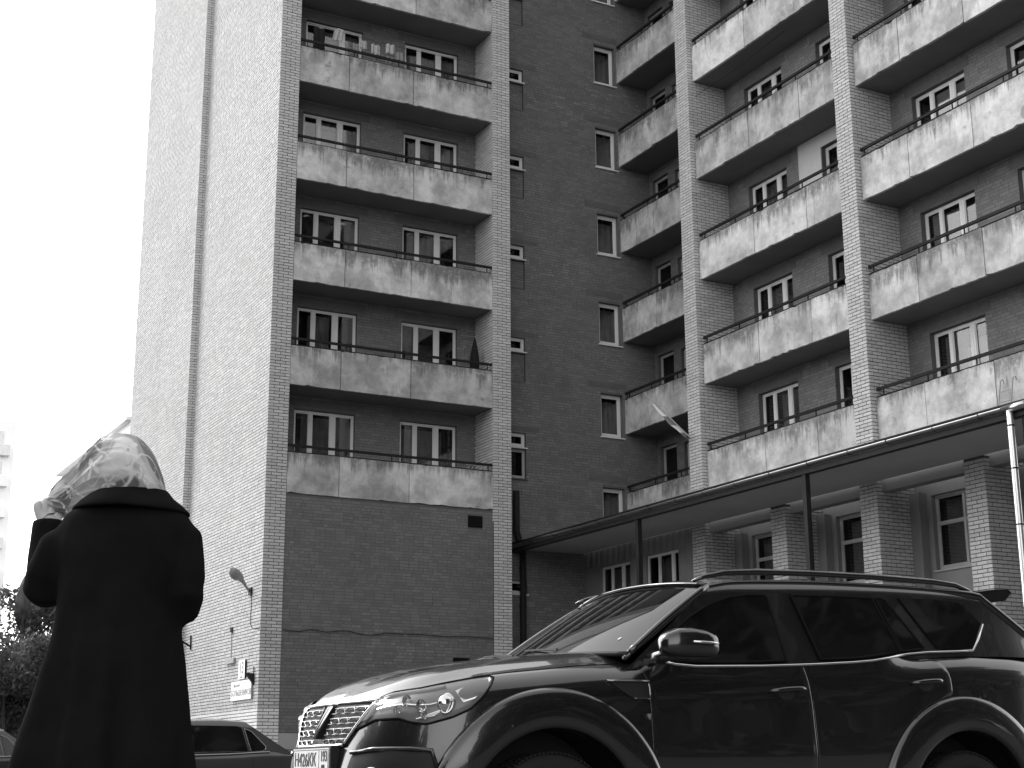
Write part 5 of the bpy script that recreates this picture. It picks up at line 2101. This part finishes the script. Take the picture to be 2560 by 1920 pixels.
sg = thing('house_number_sign', 'white upright plate with the number 13 on the tower side wall', 'sign', (0, 1.12, 3.1))
MB().box(-.05, -.016, .88, 1.36, 2.885, 3.32).build('plate', M['enamel'], sg)
text_obj('number', '13', .38, M['ink'], sg, (-.0515, 1.12, 3.13), (0, -1, 0), (0, 0, 1), sx=.80)
text_obj('small_print', 'корпус', .055, M['ink'], sg, (-.0515, 1.12, 2.925), (0, -1, 0), (0, 0, 1))
eb = MB().box(-.052, -.015, .868, .880, 2.88, 3.325)
eb.build('plate_edge', M['dark_metal'], sg)
sg = thing('street_name_sign', 'wide white street name plate below the house number', 'sign', (0, 1.1, 2.6))
MB().box(-.055, -.016, .36, 1.84, 2.39, 2.84).build('plate', M['enamel'], sg)
text_obj('small_print', 'проспект', .10, M['ink'], sg, (-.0565, 1.42, 2.735), (0, -1, 0), (0, 0, 1), sx=1.1)
text_obj('street_name', 'БОЛЬШЕВИКОВ', .185, M['ink'], sg, (-.0565, 1.08, 2.55), (0, -1, 0), (0, 0, 1), sx=1.02)
MB().box(-.057, -.015, .345, .360, 2.38, 2.85).build('plate_edge', M['grey_paint'], sg)
t_ = thing('loudspeaker', 'small dark horn bracket right beside the street name plate', 'speaker', (0, .3, 2.8))
MB().add([(-.02, .26, 2.97), (-.20, .26, 2.97), (-.02, .26, 2.70), (-.02, .42, 2.97), (-.20, .44, 2.97), (-.02, .34, 2.70)],
         [(0, 1, 2), (3, 5, 4), (0, 3, 4, 1), (1, 4, 5, 2), (0, 2, 5, 3)]).build('horn', M['dark_metal'], t_)
MB().tube([(-.03, .28, 2.95), (-.03, .28, 3.12)], .012, 6).build('stem', M['dark_metal'], t_)
t_ = thing('wall_bracket', 'dark steel bracket with sloping arm on tower wall, left of the signs', 'bracket', (0, 5.5, 4))
MB().tube([(-.03, 5.50, 3.88), (-.03, 5.52, 4.26)], .022, 6).build('upright', M['dark_metal'], t_)
MB().tube([(-.03, 5.50, 3.97), (-.30, 5.58, 4.13)], .028, 6).build('arm', M['dark_metal'], t_)
t_ = thing('junction_box', 'small grey box with thin conduit on the wall, beside the number 13', 'box', (0, 2.05, 3.3))
MB().box(-.07, -.012, 1.72, 2.38, 3.30, 3.42).build('box', M['grey_paint'], t_)
MB().tube([(-.02, 2.06, 3.42), (-.02, 2.08, 4.18)], .010, 6).build('conduit', M['grey_paint'], t_)
MB().box(-.05, -.012, 2.02, 2.14, 4.06, 4.18).build('cap', M['dark_metal'], t_)

# ================================================================ things on the facades
cb = MB().tube([(x, .012-.02, z) for x, z in ((.53, 3.976), (.75, 3.958), (.963, 3.948), (1.12, 3.985), (1.28, 4.005), (1.48, 3.975), (1.666, 3.96), (1.95, 3.995), (2.184, 4.009), (2.45, 3.955), (2.712, 3.923), (2.95, 3.95), (3.176, 3.992), (3.6, 3.985), (4.125, 3.991), (4.817, 3.965), (5.4, 3.985), (6.135, 3.97))], .010, 5).build('cable', M['dark_metal'])
tag(cb, 'thin black cable sagging across the blank dark wall below the balconies', 'cable')
dp2 = thing('drainpipe', 'black drainpipe running down the dark wall behind the tower corner pier', 'pipe', (7.5, .9, 0))
MB().tube([(7.5, .92, 6.34), (7.5, .92, 5.0), (7.5, .92, 3.0), (7.5, .92, .2)], .085, 14).build('pipe', M['dark_metal'], dp2, True)
MB().tube([(7.33, .95, 8.0), (7.33, .95, 6.9), (7.42, .93, 6.6), (7.5, .92, 6.3)], .085, 14).build('elbow', M['dark_metal'], dp2, True)
for z in (5.9, 4.9, 3.9):
    MB().tube([(7.5, .92, z), (7.5, .92, z+.05)], .095, 14).build('collar', M['rail'], dp2)

fl = thing('flag', 'furled flag on a slanting pole beside the first pier of the right wing', 'flag', (9.2, -4.4, 8.6))
q0, q1 = Vector((9.30, -4.35, 8.62)), Vector((8.92, -2.95, 10.02))
MB().tube([q0, q1], .014, 8).build('pole', M['grey_paint'], fl)
rows = []
r_ = random.Random(2)
for i in range(25):
    f = i/24
    c = q0+(q1-q0)*(.04+.72*f)+Vector((0, 0, -.03))
    rr_ = .055+.05*math.sin(math.pi*f)*(1+.3*math.sin(f*17))
    rows.append([tuple(c+Vector((.06*math.cos(t)*1.0, 0, 0))*rr_/.06+Vector((0, -.5, -.86))*rr_*math.sin(t)*(1+.25*math.sin(3*t+f*9))-Vector((0, 0, rr_*.5))) for t in np.linspace(0, 2*math.pi, 17)])


def m_flag():
    t = NT('flag cloth')
    z = t.gen(2)
    b = t.mix(t.ramp(z, .36, .38), .5, .16)
    b = t.mix(t.ramp(z, .62, .64), b, .62)
    b = t.mix(t.ramp(z, .16, .18), .12, b)
    return t.done(b, .85, .15)


MB().grid(rows).build('cloth', m_flag(), fl, True)

wr_ = MB().tube([(9.62, -4.66, 17.62), (9.8, -6.2, 17.78), (9.95, -7.8, 18.02), (10.2, -9.9, 18.42)], .006, 5).build('wire', M['rail'])
tag(wr_, 'thin wire slung across one middle balcony opening of the right wing', 'wire')
ld = thing('ladder', 'short hooked steel ladder standing on the canopy against lowest right balcony', 'ladder', (9.45, -14.3, 6.6))
for y in (-14.05, -14.36):
    MB().tube([(9.40, y, 6.60), (9.46, y-.16, 7.62), (9.47, y-.18, 7.76), (9.52, y-.19, 7.80), (9.55, y-.19, 7.72)], .013, 7).build('stile', M['grey_paint'], ld)
for k in range(5):
    z = 6.75+k*.2
    f = (z-6.6)/1.02
    MB().tube([(9.40+.06*f, -14.05-.16*f, z), (9.40+.06*f, -14.36-.16*f, z)], .010, 6).build('rung', M['grey_paint'], ld)

# washing on the top balcony of the tower
M['cloth_dark'] = m_plain('dark cloth', .02, .95, .1, var=.3)
M['cloth_light'] = m_plain('light cloth', .38, .9, .1, var=.08)
M['cloth_mid'] = m_plain('grey cloth', .25, .9, .1, var=.2)
zk = Z0+4*FH
wl_ = MB().tube([(.55, .40, zk+1.92), (2.0, .42, zk+1.86), (4.0, .45, zk+1.85), (6.1, .42, zk+1.93)], .004, 5).build('clothes_line', M['rail'])
tag(wl_, 'thin clothes line strung across the balcony with the washing', 'line')


def cloth(name, label, cat, mat, x0, x1, y, z0, z1, seed, group=None, skew=0.0):
    r = random.Random(seed)
    n, m = 14, 10
    ph = r.uniform(0, 6)
    rows = [[(x0+(x1-x0)*i/n+skew*(j/m), y+.025*math.sin(i*.9+ph)*(1-.5*j/m)+.01*math.sin(j*1.3+i), z0+(z1-z0)*j/m-.012*math.sin(i*.7+ph)) for i in range(n+1)] for j in range(m+1)]
    o = MB().grid(rows).build(name, mat, None, True)
    s = o.modifiers.new('solid', 'SOLIDIFY')
    s.thickness = .006
    return tag(o, label, cat, group)


cloth('jacket', 'black garment hanging over the rail at the left of the top visible balcony', 'garment', M['cloth_dark'], .95, 1.27, .22, zk+1.02, zk+1.74, 1)
cloth('towel', 'tilted white towel pinned up next to the black hanging garment', 'towel', M['cloth_light'], 1.48, 1.74, .24, zk+1.50, zk+1.86, 2, skew=.07)
WASH = ((2.02, 2.20, 1.30, 1.52, 'cloth_mid', 'grey square of washing, nearest the black hanging garment'),
        (2.24, 2.42, 1.42, 1.66, 'cloth_light', 'pale square of washing in front of the top left window edge'),
        (2.55, 2.80, 1.34, 1.62, 'cloth_light', 'pale square of washing just right of the top left window'),
        (2.98, 3.24, 1.46, 1.74, 'cloth_light', 'highest pale square of washing between the two top windows'),
        (2.62, 2.82, 1.14, 1.30, 'cloth_mid', 'low grey square of washing below the handrail, on the left'),
        (3.26, 3.48, 1.34, 1.56, 'cloth_mid', 'grey square of washing at the right end of the row'),
        (2.98, 3.20, 1.18, 1.34, 'cloth_light', 'low pale square of washing below the handrail, on the right'))
for i, (xa, xb, za, zb, tone, lab) in enumerate(WASH):
    cloth('napkin', lab, 'cloth', M[tone], xa, xb, .12, zk+za-.05, zk+zb-.05, 10+i, 'small washing on the top visible balcony')
ar = thing('clothes_airer', 'wire clothes airer behind the handrail of the top visible balcony', 'airer', (2.7, .15, zk+.2))
for z in (1.20, 1.34):
    MB().tube([(1.95, .16, zk+z), (3.6, .16, zk+z)], .006, 5).build('wire', M['grey_paint'], ar)
for x in (1.95, 2.75, 3.6):
    MB().tube([(x, .16, zk+.18), (x, .16, zk+1.36)], .008, 5).build('leg', M['grey_paint'], ar)
zk = Z0+FH
pb = MB()
rows = []
for f, r_ in ((0, .02), (.08, .06), (.2, .11), (.4, .12), (.6, .10), (.8, .06), (.95, .025), (1, .008)):
    rows.append([(5.83+r_*math.cos(t)*(1+.15*math.sin(5*t)), .45+r_*math.sin(t)*(1+.15*math.sin(5*t)), zk+.85+1.15*f) for t in np.linspace(0, 2*math.pi, 21)])
u_ = MB().grid(rows).build('parasol', M['cloth_dark'], None, True)
tag(u_, 'folded black parasol standing against the pier on second lowest tower balcony', 'parasol')
ar = thing('drying_rack', 'small white drying rack at the right end of the lowest tower balcony', 'rack', (5.7, .15, Z0+.2))
for i in range(5):
    MB().tube([(5.45+.12*i, .12, Z0+1.04), (5.52+.12*i, .14, Z0+1.15)], .007, 5).build('bar', M['frame'], ar)
MB().tube([(5.42, .13, Z0+1.16), (6.08, .13, Z0+1.17)], .008, 5).build('top_bar', M['frame'], ar)

# unseen dark trees added behind the camera to darken reflections in paint and glass
r_ = random.Random(77)
cl_ = []
for i in range(330):
    x = -6+38*r_.random()
    y = -50-12*r_.random()+.006*(x+6)**2
    cl_.append((x, y, 1+33*r_.random()**.9, 3.6, 3.2, 3.2))
for i in range(150):      # more unseen trees added on the left, darkening the car's front reflections
    cl_.append((-42+9*r_.random(), -52+50*r_.random(), .5+12.5*r_.random(), 3.0, 3.2, 2.8))
V, F = foliage(cl_, 190, .8, 5)
wd_ = fast_quads('reflection_trees', V, F, M['leaf'])
wd_['kind'] = 'stuff'
wd_['label'] = 'added unseen trees behind and left of the viewer, for dark reflections'
wd_['category'] = 'trees'
